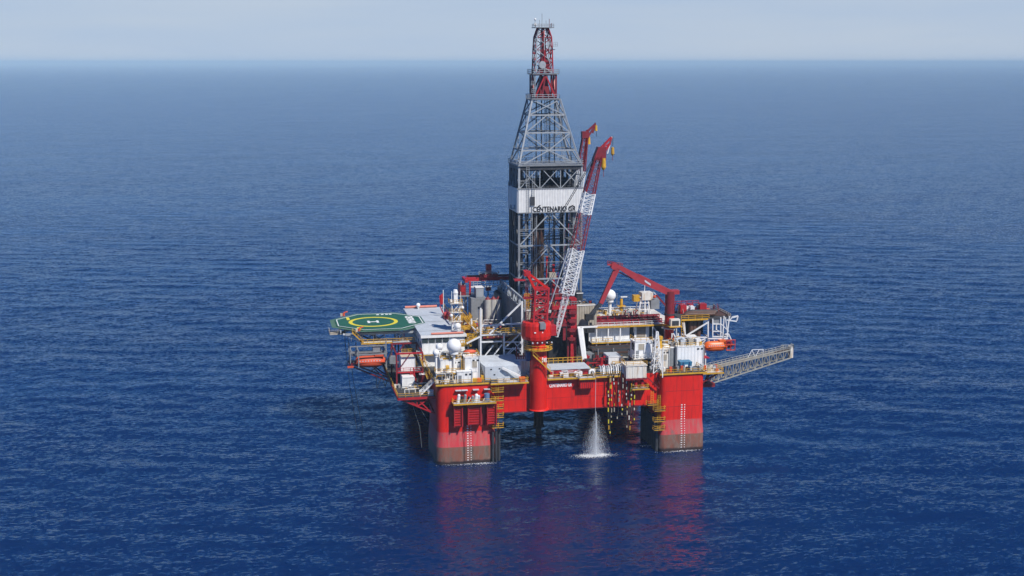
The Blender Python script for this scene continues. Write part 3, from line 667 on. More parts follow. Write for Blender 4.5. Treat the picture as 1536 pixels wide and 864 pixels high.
for x, y, nm in ((-20.2, 55.6, 'left rear'), (-17.6, 31.6, 'front')):
    f = thing('fire_monitor', 'red and yellow fire monitor at the %s edge of the green helideck' % nm, 'fire monitor', (x, y, HZ))
    MB().cyl((x, y, HZ-.4), (x, y, HZ+.5), .35, 8).cyl((x, y, HZ+.6), (x+1.2, y, HZ+.9), .2, 8).build('nozzle', orange2, f); MB().box(x-1, x-.4, y-.4, y+.4, HZ-.4, HZ+.4).build('valve_box', tanroof, f)
ac = thing('accommodation_block', 'white accommodation block with grey flat roof beside the green helideck', 'building', (5, 40, 22))
MB().box(-1, 11, 21, 62, 22.01, 30.6).build('wall', white, ac)
MB().box(-1.4, 11.4, 20.5, 62.4, 30.61, 30.98).build('roof', lgrey, ac)
b = MB(); b.box(-1.45, 11.45, 20.35, 20.49, 30.3, 31.05); b.build('roof_edge', white, ac)
for y in (26.5, 40, 50): MB().box(-1.2, 11.2, y, y+.18, 30.985, 31.03).build('roof_joint', grey, ac)
b = MB(); b.corr(-1, 11, 21, 22.1, 30.5, 1.7, .05); b.corrx(-1, 21, 62, 22.1, 30.5, 1.9, .06); b.build('wall_rib', white, ac, kind='stuff')
for i in range(4):
    x = S(632.8+10.4*i, 511, 21).x; z = S(660, 513.5, 21).z
    w = MB(); w.box(x, x+1.75, 20.80, 20.93, z, z+1.35); w = w.build('window', grey, ac); MB().box(x+.08, x+1.67, 20.74, 20.795, z+.08, z+1.27).build('pane', glass, w)
for i in range(9):
    w = MB().box(-1.16, -1.07, 23.5+i*4, 24.6+i*4, 27.6, 28.6).build('window', grey, ac); MB().box(-1.19, -1.165, 23.6+i*4, 24.5+i*4, 27.7, 28.5).build('pane', glass, w)
for z in (25.8,):
    MB().box(-2.6, 11.2, 19.3, 20.8, z-.15, z).build('walkway', lgrey, ac); MB().box(-2.6, 11.2, 19.2, 19.29, z-.2, z+.05).build('walkway_edge', yellow, ac); MB().rail([(-2.6, 20.8, z), (-2.6, 19.2, z), (11.2, 19.2, z)], step=1.6).build('railing', white, ac)
for p, q in (((-2.4, 19.4, 25.6), (1.5, 18, 22.8)), ((-2.4, 20, 25.6), (-1.1, 21, 23.5))): bar(p, q, .3, white, ac)
MB().rail([(-2.5, 21, 22), (-2.5, 62, 22)]).build('railing', yellow, ac)
MB().box(-2.6, -1.1, 21, 62, 21.95, 22.08).build('side_walkway', grey, ac)
b = MB(); b.cyl((1.5, 20.7, 31.4), (10.6, 20.7, 31.4), .3, 8); b.build('padded_rail', coral, ac)
b = MB(); b.cyl((-.9, 62, 31.4), (9, 62, 31.4), .35, 8); b.build('padded_rail', coral, ac)
MB().rail([(11.2, 22, 31), (11.2, 62, 31)], t=.1).build('railing', yellow, ac)
def radome(x, y, zc, r, zb, label, mr=.3, m=cleanwhite):
    t = thing('radome', label, 'radome', (x, y, zb), 'white satellite domes on masts')
    MB().ball((x, y, zc), r, 24, 14).build('dome', m, t, smooth=True)
    MB().cyl((x, y, zc-r*1.12), (x, y, zc-r*.8), r*.62, 16).build('collar', white, t, smooth=True)
    MB().cyl((x, y, zb), (x, y, zc-r*1.1), mr, 10).build('mast', white, t, smooth=True); return t
radome(5.4, 4.6, 31.3, 1.95, 22, 'large white radome on a post in front of the accommodation windows', .35)
radome(S(659, 520, 6).x, 6, S(659, 520, 6).z, .95, 22, 'small upper white radome just left of the large one')
radome(S(654, 529, 5).x, 5, S(654, 529, 5).z, .9, 22, 'small lower white radome at the left end of the deck')
radome(S(627, 459, 61).x, 60.5, 32.2, .65, 30.98, 'tiny white dome at the rear edge of the grey roof', .2)
radome(S(686, 483, 24).x, 23.5, 32.7, .95, 30.98, 'small white dome on the grey roof at the foot of the antenna tower', .25)
radome(S(915, 443, 36).x, 36, S(915, 443, 36).z, 1.75, 31.2, 'large white radome on a short post on the upper right deck', .5)
# antenna tower on the roof
tw = thing('antenna_tower', 'white and yellow lattice antenna tower standing on the grey roof', 'tower', (9.6, 27, 31))
for z0, z1 in ((31, 33.6), (33.6, 36.2), (36.2, 38.8)):
    A = [V((8.3, 26, z0)), V((10.6, 26, z0)), V((10.6, 28, z0)), V((8.3, 28, z0))]; d = V((0, 0, z1-z0))
    for i in range(4):
        j = (i+1) % 4; bar(A[i], A[i]+d, .2, white, tw, 'leg'); bar(A[i]+d, A[j]+d, .16, white, tw); bar(A[i], A[j]+d, .16, white, tw)
    MB().box(7.6, 11.2, 25.4, 28.6, z1-.1, z1).build('platform', stained, tw); MB().rail([(7.6, 28.6, z1), (7.6, 25.4, z1), (11.2, 25.4, z1), (11.2, 28.6, z1)], step=1).build('railing', yellow, tw)
MB().box(8.9, 10.0, 26.5, 27.5, 38.8, 41.6).build('cabinet', white, tw); MB().cyl((9.4, 27, 41.6), (9.4, 27, 42.6), .8, 12, .5).build('dish', cleanwhite, tw)
MB().cyl((8.2, 26.2, 38.8), (8.2, 26.2, 42.3), .09, 5).cyl((10.8, 26.4, 38.8), (10.8, 26.4, 42.0), .09, 5).build('whip_antenna', white, tw, kind='stuff')
MB().ladder((10.8, 25.9, 31), (10.8, 25.9, 38.8), .5).build('ladder', yellow, tw)
for dx, z in ((-1.6, 39.5), (1.7, 37.5), (-1.5, 35.4)): MB().ball((9.5+dx, 25.8, z), .5, 10, 6).build('lamp', white, tw, smooth=True)
f = thing('flag', 'red flag hanging from a white pole at the rear of the grey roof', 'flag', (9.3, 50, 31))
MB().cyl((9.3, 50, 31), (9.3, 50, 38.5), .12, 6).build('pole', white, f)
b = MB(); n = 8
for k in range(2):
    b.v += [(9.2-.16*i-.0, 49.85+.12*math.sin(i*1.3)+.04*k, 37.6-.12*i) for i in range(n)]+[(9.2-.13*i, 49.85+.12*math.sin(i*1.1+.6)+.04*k, 34.2-.02*i) for i in range(n)]
for i in range(n-1): b.f += [(i, i+1, n+i+1, n+i), (2*n+i, 3*n+i, 3*n+i+1, 2*n+i+1)]
b.build('cloth', red2, f)
rc = thing('red_deck_winch', 'dark red winch frame at the right edge of the grey roof', 'winch', (9, 45, 31))
MB().box(8.4, 10.8, 42, 47, 31, 31.5).build('base', dred, rc); MB().cyl((8.6, 44, 32.2), (10.6, 44, 32.2), .8, 12).build('drum', red2, rc)
for y in (34, 38, 42, 46): bar((9.6, y, 31), (9.6, y, 33), .3, dred, rc, 'post')
bar((9.6, 33, 33), (9.6, 47, 33), .35, dred, rc, 'rail'); bar((9.2, 47, 31), (7.8, 47, 34.3), .3, red2, rc)

# ---- deckhouses on the left front corner
def win(parent, x, y, z, w, h, frame=white, m=None):
    f_ = MB().box(x, x+w, y-.07, y-.005, z, z+h).build('window', frame, parent); MB().box(x+.1, x+w-.1, y-.1, y-.071, z+.1, z+h-.1).build('pane', m or glass, f_)
def house(name, label, cat, bx, m=white, rib=True, group=None, roofm=None, pitch=1.1):
    x0, x1, y0, y1, z0, z1 = bx; t = thing(name, label, cat, ((x0+x1)/2, (y0+y1)/2, z0), group)
    MB().box(x0, x1, y0, y1, z0+.01, z1).build('wall', m, t)
    if rib: b = MB().corr(x0, x1, y0, z0+.1, z1-.1, pitch, .06); b.corrx(x0, y0, y1, z0+.1, z1-.1, pitch, .06); b.build('wall_rib', m, t, kind='stuff')
    MB().box(x0-.12, x1+.12, y0-.12, y1+.12, z1, z1+.15).build('roof', roofm or m, t)
    MB().box(x0+.35, x0+1.15, y0-.13, y0-.065, z0+.15, z0+2.1).build('door', grey, t)
    for k in range(2): MB().box(x1-.9-k*1.1, x1-.3-k*1.1, y0-.14, y0-.065, z1-.9, z1-.45).build('vent', dsteel, t)
    MB().path([V((x1-.2, y0-.2, z0+.1)), V((x1-.2, y0-.2, z1+.5)), V((x1-.9, y0+.6, z1+.6))], .1, 6).build('pipe', lgrey, t)
    return t
h1 = house('deckhouse', 'low white deckhouse at the left corner below the two small radomes', 'deckhouse', (1.8, 7.4, 5, 12, 22, 27.3))
MB().box(.2, 7.6, 3.2, 5, 24.2, 24.35).build('walkway', white, h1); MB().rail([(.2, 5, 24.35), (.2, 3.2, 24.35), (7.4, 3.2, 24.35)], t=.11, step=1.4).build('railing', yellow, h1)
MB().box(2.2, 5, 5.2, 7.5, 27.5, 28).build('roof_tray', yellow, h1); MB().rail([(1.8, 12, 27.4), (1.8, 5, 27.4), (7.4, 5, 27.4)], step=1.5).build('railing', yellow, h1)
MB().cyl((3.1, 3.9, 25.6), (3.9, 3.9, 25.7), .6, 12).build('life_raft', yellow, h1); MB().cyl((2.0, 1.2, 22.7), (3.4, 1.2, 22.8), .5, 12).build('life_raft', white, h1)
h2 = house('deckhouse', 'white deckhouse with one grey window behind the yellow lockers', 'deckhouse', (8.0, 12.0, 2.3, 8, 22, 28.3))
win(h2, 9.8, 2.23, 25.6, 1.5, 1.9, white, tan); win(h2, 10.0, 2.23, 22.6, 1.3, 1.9, grey, white); MB().rail([(8, 2.3, 28.4), (12, 2.3, 28.4), (12, 8, 28.4)]).build('railing', yellow, h2)
MB().ladder((7.1, 2.6, 22), (7.1, 2.6, 28.2), .7).build('ladder', yellow, h2)
h3 = house('deckhouse', 'small white shelter between the radome post and the windowed deckhouse', 'deckhouse', (5.6, 9.7, .5, 2.1, 22, 25.0))
lk = thing('locker', 'pair of yellow lockers in front of the white windowed deckhouse', 'locker', (10.5, 1.2, 22))
MB().box(9.4, 10.9, .7, 1.5, 22.02, 23.0).build('cabinet', yellow, lk); MB().box(11.0, 12.2, .7, 1.5, 22.02, 23.0).build('cabinet', orange, lk)
rb = thing('rescue_boat', 'small orange red rescue boat lying on the deckhouse roof beside the large radome', 'rescue boat', (10, 6.5, 28.6))
MB().ball((10.0, 6.5, 29.1), .62, 14, 8, 2.9, .9).build('hull', orange2, rb, smooth=True); MB().box(8.6, 8.8, 6, 7, 28.46, 28.8).box(11.2, 11.4, 6, 7, 28.46, 28.8).build('cradle', grey, rb, kind='stuff')
sh = thing('lifeboat_shelter', 'large pale grey shelter with a sloping front on the left deck', 'shelter', (18.5, 6, 22))
b = MB(); x0, x1, y0, y1 = 13.5, 23.3, 2.6, 12
b.add([(x0, y0, 22.02), (x1, y0, 22.02), (x1, y1, 22.02), (x0, y1, 22.02), (x0, y0, 25.6), (x1, y0, 25.6), (x1, y1, 26.6), (x0, y1, 26.6), (x0-.9, y0+2.5, 26.3), (x1-.2, y0+2.5, 26.3)],
      [(3,2,1,0), (0,1,5,4), (4,5,9,8), (8,9,6,7), (1,2,6,9,5), (3,0,4,8,7), (2,3,7,6)]); b.build('wall', lgrey, sh)
bar((18, 2.2, 25.2), (22.8, 1.2, 22.9), .55, white, sh, 'strut')
for x, z in ((14.9, 24.7), (17.2, 24.8), (15.8, 23.2)): MB().box(x, x+.45, 2.5, 2.59, z, z+.3).build('vent', dark, sh)
for i, (x, l) in enumerate(((17.0, 'left'), (18.9, 'right'))):
    t = thing('white_tank', 'low white tank, the %s of two at the walkway edge' % l, 'tank', (x, -.2, 21.85), 'low tanks on the walkway')
    MB().box(x-.75, x+.75, -.8, .5, 21.9, 23.1).build('body', cleanwhite, t); MB().box(x-.8, x+.8, -.85, .55, 23.1, 23.2).build('lid', lgrey, t)
t = thing('orange_box', 'orange box at the right end of the left front walkway', 'box', (23.2, -.2, 21.85))
MB().box(22.3, 23.8, -.7, .5, 21.86, 22.9).build('body', orange2, t); MB().box(22.2, 23.9, -.8, .6, 22.9, 23).build('lid', orange, t)
t = thing('mud_tank', 'beige round tank left of the big red crane pedestal', 'tank', (24.6, 6, 22))
MB().cyl((24.2, 7, 22.02), (24.2, 7, 26.2), 2.3, 20).build('body', stained, t, smooth=True); MB().cyl((24.2, 7, 26.2), (24.2, 7, 26.35), 2.4, 20).build('rim', white, t)
t = thing('red_valve_tree', 'red valve assembly on the beige tank', 'valve', (24.4, 7, 26.4))
for k in range(5): MB().cyl((23.0+k*.6, 6.8, 26.36), (23.0+k*.6, 6.8, 27.5+.5*(k % 2)), .2, 6).build('valve', red2, t)
bar((22.6, 6.8, 27.2), (25.8, 6.8, 27.2), .2, dred, t, 'pipe'); bar((22.9, 6.6, 26.4), (22.9, 6.6, 30), .25, dred, t, 'post')
t = thing('blue_cover', 'navy blue cover hanging beside the crane pedestal platform', 'cover', (24.9, 1, 28)); MB().box(24.3, 25.4, .3, 1.6, 27.2, 29.6).build('sheet', navyblue, t)
t = thing('machinery_skid', 'grey fairlead winches and blue drum on the left column platform', 'machinery', (10, -1.5, 17.1))
for x, r, z, m_ in ((5.5, .5, 19.1, cleanwhite), (6.3, .45, 18.7, black), (7.2, .5, 19.0, grey), (8.2, .4, 18.5, black), (9.2, .45, 18.6, grey), (10.2, .6, 18.9, white), (10.8, .5, 18.6, lgrey)):
    MB().cyl((x, -1.2, 17.11), (x+.2, -1.4, z), r, 10, r*.8).ball((x+.2, -1.4, z), r*.85, 10, 6).build('winch', m_, t, smooth=True)
MB().cyl((13.2, -1.4, 17.6), (13.2, -1.4, 19.3), .75, 16).build('drum', mat('grey blue paint', (.12, .2, .34), .5), t, smooth=True); MB().box(12.3, 14.1, -2.2, -.5, 17.11, 17.6).build('base', grey, t)
for x in (5, 7.8, 9.9, 11.8): bar((x, -2.2, 17.11), (x+1, -1.5, 18.4), .16, wsteel, t, 'bracket')

# ---- left side: containers, portal frame, lifeboat and davits
def container(name, label, bx, m, top=None, group=None):
    x0, x1, y0, y1, z0, z1 = bx; t = thing(name, label, 'container', ((x0+x1)/2, (y0+y1)/2, z0), group)
    MB().box(x0+.05, x1-.05, y0+.05, y1-.05, z0+.01, z1-.05).build('body', m, t); b = MB().corr(x0+.2, x1-.2, y0+.05, z0+.2, z1-.2, .4, .05); b.corrx(x0+.05, y0+.2, y1-.2, z0+.2, z1-.2, .4, .05); b.build('rib', m, t, kind='stuff')
    MB().box(x0+.1, x1-.1, y0+.1, y1-.1, z1-.049, z1).build('roof', top or m, t)
    for x in (x0, x1): bar((x, y0, z0+.01), (x, y0, z1), .16, m, t, 'post')
    for z in (z0+.1, z1-.06): bar((x0, y0, z), (x1, y0, z), .16, m, t, 'beam')
    return t
container('shipping_container', 'white container with a tan roof on the upper level of the left side platform', (-7.4, -3.6, 17, 23.5, 22.0, 25.9), cleanwhite, tanroof)
container('shipping_container', 'white container on the lower left platform under the tan roofed one', (-7.6, -4.3, 13, 18, 18.2, 21.2), white)
container('small_container', 'dark red equipment box with a white lid beside the yellow stair on the left platform', (-2.8, -.6, 14, 17, 18.2, 21.4), dred, white)
t = thing('white_box', 'small white box by the railing at the left column', 'box', (-.9, 3.8, 18.2)); MB().box(-1.9, -.4, 3.5, 4.8, 18.21, 19.6).build('body', white, t); MB().box(-2, -.3, 3.4, 4.9, 19.6, 19.7).build('lid', lgrey, t)
pf = thing('portal_frame', 'dark red portal frame over the left side platform', 'frame', (-5, 25, 18.2))
for y in (16, 29):
    for x in (-8.8, -1.6): bar((x, y, 18.2), (x, y, 27.2), .42, dred, pf, 'post')
    bar((-8.9, y, 27.2), (-1.5, y, 27.2), .42, dred if y > 20 else red2, pf, 'beam')
    bar((-8.8, y, 21.9), (-1.6, y, 21.9), .35, red2, pf, 'beam'); bar((-8.8, y, 22), (-5, y, 27.1), .22, dred, pf)
for x in (-8.8, -1.6): bar((x, 16, 27.2), (x, 29, 27.2), .35, dred, pf, 'beam')
MB().box(-8.6, -2, 16.2, 29, 21.75, 21.98).build('floor', grey, pf)
for p, q in (((-4.6, 15.8, 18.3), (-5, 15.8, 21.8)), ((-3.4, 15.8, 18.3), (-4.2, 15.8, 23.2)), ((-4.6, 15.8, 21.9), (-3.4, 15.8, 19.6))): bar(p, q, .35, red2, pf)
MB().rail([(-8.7, 16, 22), (-5, 16, 22), (-1.8, 16, 22)], t=.12).build('railing', red2, pf)
cg = thing('yellow_cage', 'yellow railed cage under the helideck behind the tan roofed container', 'cage', (-4, 26, 24))
for z in (22.3, 23.8, 25.4): MB().rail([(-6.4, 24.6, z), (-2.4, 24.6, z)], h=1.1, t=.12, step=.9).build('railing', yellow, cg)
MB().stair((-4.0, 3.6, 18.3), (.2, 3.6, 22.2), 1.2).build('stair', white, hull); MB().stair((-.6, 6, 22.2), (-1.2, 18, 25.8), 1.1, V((-1, 0, 0))).build('stair', yellow, hull)
def lifeboat(x, y, z, label, m, L=8.6, H=2.9):
    t = thing('lifeboat', label, 'lifeboat', (x, y, z-H/2), 'enclosed lifeboats in davits')
    b = MB(); n = 14; st = 12; rings = []
    for i in range(st+1):
        u = -1+2*i/st; e = max(.02, 1-abs(u)**3.2)**.55; w = 1.45*e; hh = H/2*e**.5*(1 if i not in (0, st) else .45)
        kx = len(b.v)
        for j in range(n):
            a = 2*math.pi*j/n; ca, sa = math.cos(a), math.sin(a)
            b.v.append((x+u*L/2, y+w*(abs(ca)**.7*(1 if ca > 0 else -1))*(.78 if sa > .3 else 1), z+hh*(abs(sa)**.8*(1 if sa > 0 else -1))+(.15*u*u)))
    for i in range(st):
        for j in range(n): b.f.append((i*n+j, i*n+(j+1) % n, (i+1)*n+(j+1) % n, (i+1)*n+j))
    b.f += [tuple(range(n))[::-1], tuple(range(st*n, (st+1)*n))]
    b.build('hull', m, t, smooth=True)
    MB().box(x-L*.46, x+L*.46, y-1.52, y+1.52, z-.1, z+.06).build('fender_strip', m, t)
    MB().box(x+L*.14, x+L*.42, y-.8, y+.8, z+H*.42, z+H*.62).build('cockpit', m, t)
    for k in range(8): MB().box(x-L*.36+k*L*.09, x-L*.36+k*L*.09+.34, y-1.37, y-1.30, z+.25, z+.5).build('window', lgrey, t)
    for k in (-.36, .36): MB().cyl((x+k*L, y, z+H/2-.1), (x+k*L, y, z+H/2+1.6), .12, 6).build('hook', grey, t)
    MB().cyl((x-L*.5, y, z-.2), (x-L*.56, y, z-.2), .35, 8).build('propeller_guard', black, t)
    return t
lifeboat(-15.0, 27, 22.9, 'faded red orange lifeboat hanging under the helideck on the left side', orange2, 8.8, 3.2)
dv = thing('lifeboat_davit', 'davit frame and platform, greyed as shade, around the left lifeboat under the helideck', 'davit', (-15, 29, 22))
MB().box(-20.8, -9.9, 29.2, 34.5, 21.4, 21.7).build('platform', dred, dv); MB().box(-20, -10, 29.3, 35, 24.0, 24.2).build('upper_platform', grey, dv)
for x in (-20.4, -18.4, -10.6): bar((x, 28.8, 21.5), (x, 28.8, 27.0), .3, grey, dv, 'post'); bar((x, 34, 21.5), (x, 34, 27), .3, grey, dv, 'post'); bar((x, 25.2, 26.2), (x, 30, 26.2), .3, grey, dv, 'beam')  # grey in place of pale steel: shade under the helideck coloured in
for z in (25.1, 26.9): bar((-20.4, 28.8, z), (-10.6, 28.8, z), .28, grey, dv, 'beam')
bar((-18.6, 25.2, 25.3), (-10.8, 25.2, 25.3), .3, grey, dv, 'beam'); bar((-18.4, 25.2, 25.3), (-18.4, 25.2, 21.6), .3, grey, dv, 'post')
bar((-21.4, 27, 21.5), (-19.6, 27, 21.5), .5, orange2, dv, 'bumper'); bar((-10.4, 28, 21.5), (-8.6, 25, 27.3), .35, grey, dv); bar((-10.5, 27, 21), (-10.5, 27, 28.6), .35, grey, dv, 'post')
MB().box(-14, -12, 29, 31, 24.3, 26.6).build('winch', grey, dv); MB().box(-9.6, -7.9, 26.6, 28.4, 21.9, 24.0).build('winch', grey, dv)
MB().rail([(-20.8, 29.2, 24.2), (-10, 29.2, 24.2)], t=.11).build('railing', grey, dv)
for x in (-19, -14.5, -11): bar((x, 30, 21.3), (-9.7, 30+(x+19)*.4, 17.2), .32, dred, dv); 
bar((-20.4, 29.3, 21.3), (-9.8, 27, 16.8), .3, dred, dv); bar((-14.7, 29.3, 21.3), (-12.2, 29, 18.6), .25, dred, dv); bar((-12, 29.3, 21.3), (-14.8, 29, 19.4), .22, dred, dv)
for i, (px, py) in enumerate(((516, 497), (520.5, 497))):
    p = S(px, py, 36.5); q = S(px+21+i*3, 655-i*8, 36.5)
    t = thing('mooring_line', ['dark wire running from the helideck edge down into the sea, the left one', 'dark wire running from the helideck edge into the sea, the right of the pair'][i], 'wire', tuple(p), 'wires below the helideck')
    q.z = 1 if q.z > 1 else q.z
    MB().path([p, p.lerp(q, .5)+V((-.4, 0, -.3)), q], .085, 5).build('wire', black, t)
t = thing('hanging_hose', 'dark hose loop hanging under the left lifeboat platform', 'hose', (-11, 24, 18)); MB().path([V((-13.2, 27, 19.6)), V((-13.5, 27, 16)), V((-13.2, 27, 15)), V((-11.8, 27, 18.6)), V((-10.9, 27, 15.3)), V((-10, 27, 18))], .1, 6).build('hose', black, t)
t = thing('bundled_cable', 'pale cables hanging from the left side platform towards the water', 'cable', (-3, 6, 14)); MB().path([V((-5.8, 6, 15.4)), V((-3.9, 6, 9)), V((-3.4, 6, 3.2))], .05, 5).build('cable', grey, t); MB().path([V((-4.6, 6, 15.8)), V((-1.6, 6, 10.4))], .06, 5).build('cable', grey, t)

# ================================================================== truss deck between accommodation and derrick
wl = thing('side_wall', 'long grey corrugated wind wall with lattice top beam left of the derrick', 'wall', (27, 32, 22))
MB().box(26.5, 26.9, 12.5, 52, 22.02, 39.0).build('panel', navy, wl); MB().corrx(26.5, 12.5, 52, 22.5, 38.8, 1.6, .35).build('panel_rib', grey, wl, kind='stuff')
for z, m_ in ((41.4, steel), (38.6, steel)): bar((26.4, 12.2, z), (26.4, 52, z), .5, m_, wl, 'beam')
for i in range(10):
    y = 12.2+i*4; bar((26.4, y, 38.6), (26.4, y, 41.4), .3, steel, wl, 'post')
    if i < 9: bar((26.4, y, 38.7 if i % 2 else 41.2), (26.4, y+4, 41.2 if i % 2 else 38.7), .25, steel, wl)
tr = thing('truss_support', 'white tubular truss with a long diagonal in front of the grey silos', 'truss', (20, 12, 22))
Y = 12
def P(px, py, y=Y): return S(px, py, y)
for a, c, w in (((783, 452), (783, 543), .5), ((722, 489), (783, 485), .42), ((783, 453), (734, 501), .42), ((721, 462), (721, 545), .4), ((700, 515), (722, 504), .4), ((722, 503), (753, 501), .3), ((722, 513), (753, 512), .36),
                ((756, 500), (756, 545), .4), ((783, 498), (757, 522), .28), ((757, 513), (783, 513), .28), ((757, 535), (770, 521), .24), ((770, 511), (783, 530), .24), ((757, 523), (783, 523), .28), ((783, 512), (757, 537), .24), ((722, 540), (740, 518), .3), ((738, 536), (753, 517), .3), ((770, 522), (783, 535), .22)):
    bar(P(*a), P(*c), w, wsteel, tr, 'strut')
for px in (721, 783): p = P(px, 505); bar((p.x, 12, p.z), (p.x, 27, p.z), .35, wsteel, tr, 'beam'); bar((p.x, 27, 22), (p.x, 27, 34), .4, wsteel, tr, 'post')
p = P(722, 504); q = P(783, 504)
MB().box(p.x, q.x, 12.3, 16, p.z-.2, p.z).build('walkway', tan, tr); MB().rail([(p.x, 12.4, p.z), (q.x, 12.4, p.z)], t=.12).build('railing', yellow, tr); MB().rail([(p.x, 15.9, p.z), (q.x, 15.9, p.z)], t=.12).build('railing', yellow, tr)
MB().stair(P(757, 522, 13), P(781, 501, 13), 1.2).build('stair', yellow, tr); MB().stair(P(699, 516, 13), P(722, 499, 13), 1.2).build('stair', yellow, tr)
p = P(690, 518, 14); MB().box(p.x, p.x+3, 13, 16, p.z-.2, p.z).rail([(p.x, 13, p.z), (p.x+3, 13, p.z)], h=1.6, t=.16, step=.8).build('landing', yellow, tr)
md = thing('mud_module', 'equipment module coloured dark as shade behind the white tubular truss', 'module', (19, 22, 22))
MB().box(12.6, 26.4, 20, 26.5, 22.02, 29.6).build('casing', navy, md); MB().corr(12.8, 26.2, 20, 22.3, 29.4, 1.7, .25).build('rib', dsteel, md, kind='stuff')  # closed box; its dark colour stands for a shaded inside
MB().box(12, 26.4, 26.6, 55, 22.02, 28.6).build('lower_casing', dsteel, md); MB().box(11.9, 26.45, 19.6, 55, 29.61, 29.8).build('top_deck', dred, md)
MB().rail([(12, 19.8, 29.8), (26.3, 19.8, 29.8)], t=.12).build('railing', yellow, md)
for x in (14.2, 17.5, 22): MB().box(x, x+1.4, 16.5, 19.3, 22.02, 25.8).build('cabinet', tan if x < 15 else grey, md)
MB().rail([(12.5, 10.5, 22), (26, 10.5, 22)], t=.12).build('railing', yellow, md); MB().box(12.5, 27, 8, 12, 22.01, 22.25).build('walkway', stained, md)
for i, (px, w) in enumerate(((731.5, 1), (740, 1), (748, 1))):
    x = S(px, 460, 40).x; t = thing('storage_silo', ['left of three tall aluminium silos', 'middle one of three tall aluminium silos', 'right of three tall aluminium silos beside the grey wind wall'][i]+' on the dark red deck', 'silo', (x, 40, 29.8), 'aluminium silos')
    MB().cyl((x, 40, 29.81), (x, 40, 37), .98, 18).build('body', silo, t, smooth=True); MB().cyl((x, 40, 37), (x, 40, 37.8), .9, 18, .25).build('cone_top', dred, t, smooth=True); MB().cyl((x, 40, 37.8), (x, 40, 38.2), .25, 8).build('cap', dsteel, t)
x = S(754, 460, 44).x
for k in range(3):
    t = thing('storage_silo', 'dark narrow silo against the grey wind wall, %s of the row' % ('nearest', 'second', 'farthest')[k], 'silo', (x-.6, 46+k*2.2, 29.8), 'dark silos'); MB().cyl((x-.6, 46+k*2.2, 29.81), (x-.6, 46+k*2.2, 37.4), .9, 14).build('body', grey, t, smooth=True); MB().cyl((x-.6, 46+k*2.2, 37.4), (x-.6, 46+k*2.2, 37.9), .85, 14, .3).build('cone_top', dsteel, t)
p = S(720.5, 487, 18); q = S(720.5, 463, 18); t = thing('vent_stack', 'white vertical vent stack with a dark top in front of the dark red deck', 'stack', (p.x, 18, p.z))
MB().cyl((p.x, 18, 22.02), (p.x, 18, q.z), .62, 14).build('pipe', stained, t, smooth=True); MB().cyl((p.x, 18, q.z), (p.x, 18, q.z+.5), .7, 14).build('dark_top', dsteel, t)  # top of the stack in dark steel colour
bx = fb(714, 432, 725.5, 447, 42, 3.4); t = thing('grey_cabin', 'grey louvred box on a pale pedestal left of the silos', 'cabin', (bx[0], 42, bx[4]))
MB().box(*bx).build('body', grey, t); MB().corr(bx[0]+.1, bx[1]-.1, 42, bx[4]+.3, bx[5]-.3, .35, .08).build('louvre', lgrey, t, kind='stuff'); MB().box(bx[0]-.1, bx[1]+.1, 41.9, 45.5, bx[5], bx[5]+.15).build('roof', white, t); MB().box(bx[0]-1.5, bx[1]+.8, 41.5, 47, 29.81, bx[4]).build('pedestal', grey, t)
bx = fb(690, 428, 699, 443, 46, 4); t = thing('red_cabin', 'dark red operator box behind the antenna tower', 'cabin', (bx[0], 46, bx[4]))
MB().box(*bx).build('body', dred, t); MB().box(bx[0]+.4, bx[1]-.4, 45.9, 45.99, bx[4]+1, bx[5]-.6).build('panel', red2, t); MB().box(bx[0]-.5, bx[1]+3, 45, 50.5, bx[4]-.3, bx[4]).build('platform', grey, t)
for xx in (bx[0], bx[1]): bar((xx, 46, 28.7), (xx, 46, bx[4]-.3), .4, grey, t, 'leg')
# gantry crane
gy = 48; a = S(698, 419, gy); c = S(769, 416, gy); zt = a.z
ga = thing('gantry_crane', 'dark red gantry crane beam with hoist spanning over the silos', 'gantry crane', (a.x, gy, 29.8))
bar((a.x, gy, zt), (c.x, gy, zt), .9, red2, ga, 'beam', 1.1); bar((a.x+1, gy-1.4, zt-2.1), (c.x, gy-1.4, zt-2.1), .4, wsteel, ga, 'beam'); bar((a.x, gy-2.2, zt-.2), (a.x, gy+4, zt-.2), .9, red2, ga, 'end_beam')
bar((a.x+1, gy+4, zt), (c.x, gy+4, zt), .8, dred, ga, 'beam', 1.0)
MB().rail([(a.x+1, gy-1.2, zt-1.9), (c.x, gy-1.2, zt-1.9)], h=1.3, t=.14, step=1.2).build('railing', steel, ga)
lx = S(705, 450, gy-2).x; bar((lx, gy-2, 29.8), (lx, gy-2, zt-.4), .55, red2, ga, 'leg'); bar((lx-1.5, gy-1.6, 32), (lx-1.5, gy-1.6, zt-.4), .3, steel, ga, 'leg')
for k in range(6): bar((lx-1.5, gy-1.7, 32+k*1.3), (lx-2.5, gy-1.7, 33.3+k*1.3), .16, steel, ga); 
bar((lx-2.6, gy-1.6, 32), (lx-2.6, gy-1.6, zt-.4), .25, steel, ga, 'leg')
hx = S(732, 410, gy).x; MB().box(hx-2.4, hx+2.8, gy-1.2, gy+2, zt+.6, zt+1.6).build('trolley', dred, ga); MB().box(hx-.6, hx+.9, gy-.8, gy+.8, zt+1.6, zt+4.4).build('hoist_tower', red2, ga); MB().rail([(hx-3, gy-1.4, zt+1.4), (hx+3, gy-1.4, zt+1.4)], t=.14).build('railing', steel, ga)
MB().box(hx-.7, hx+.8, gy-.7, gy+.7, zt-3.6, zt-2.2).build('hook_block', dred, ga); bar((hx, gy, zt-5), (hx, gy, zt-3.5), .3, dsteel, ga, 'hook')
ys = thing('yellow_stairway', 'yellow stairs and railed landings between the grey roof and the silo deck', 'stairs', (13, 30, 26))
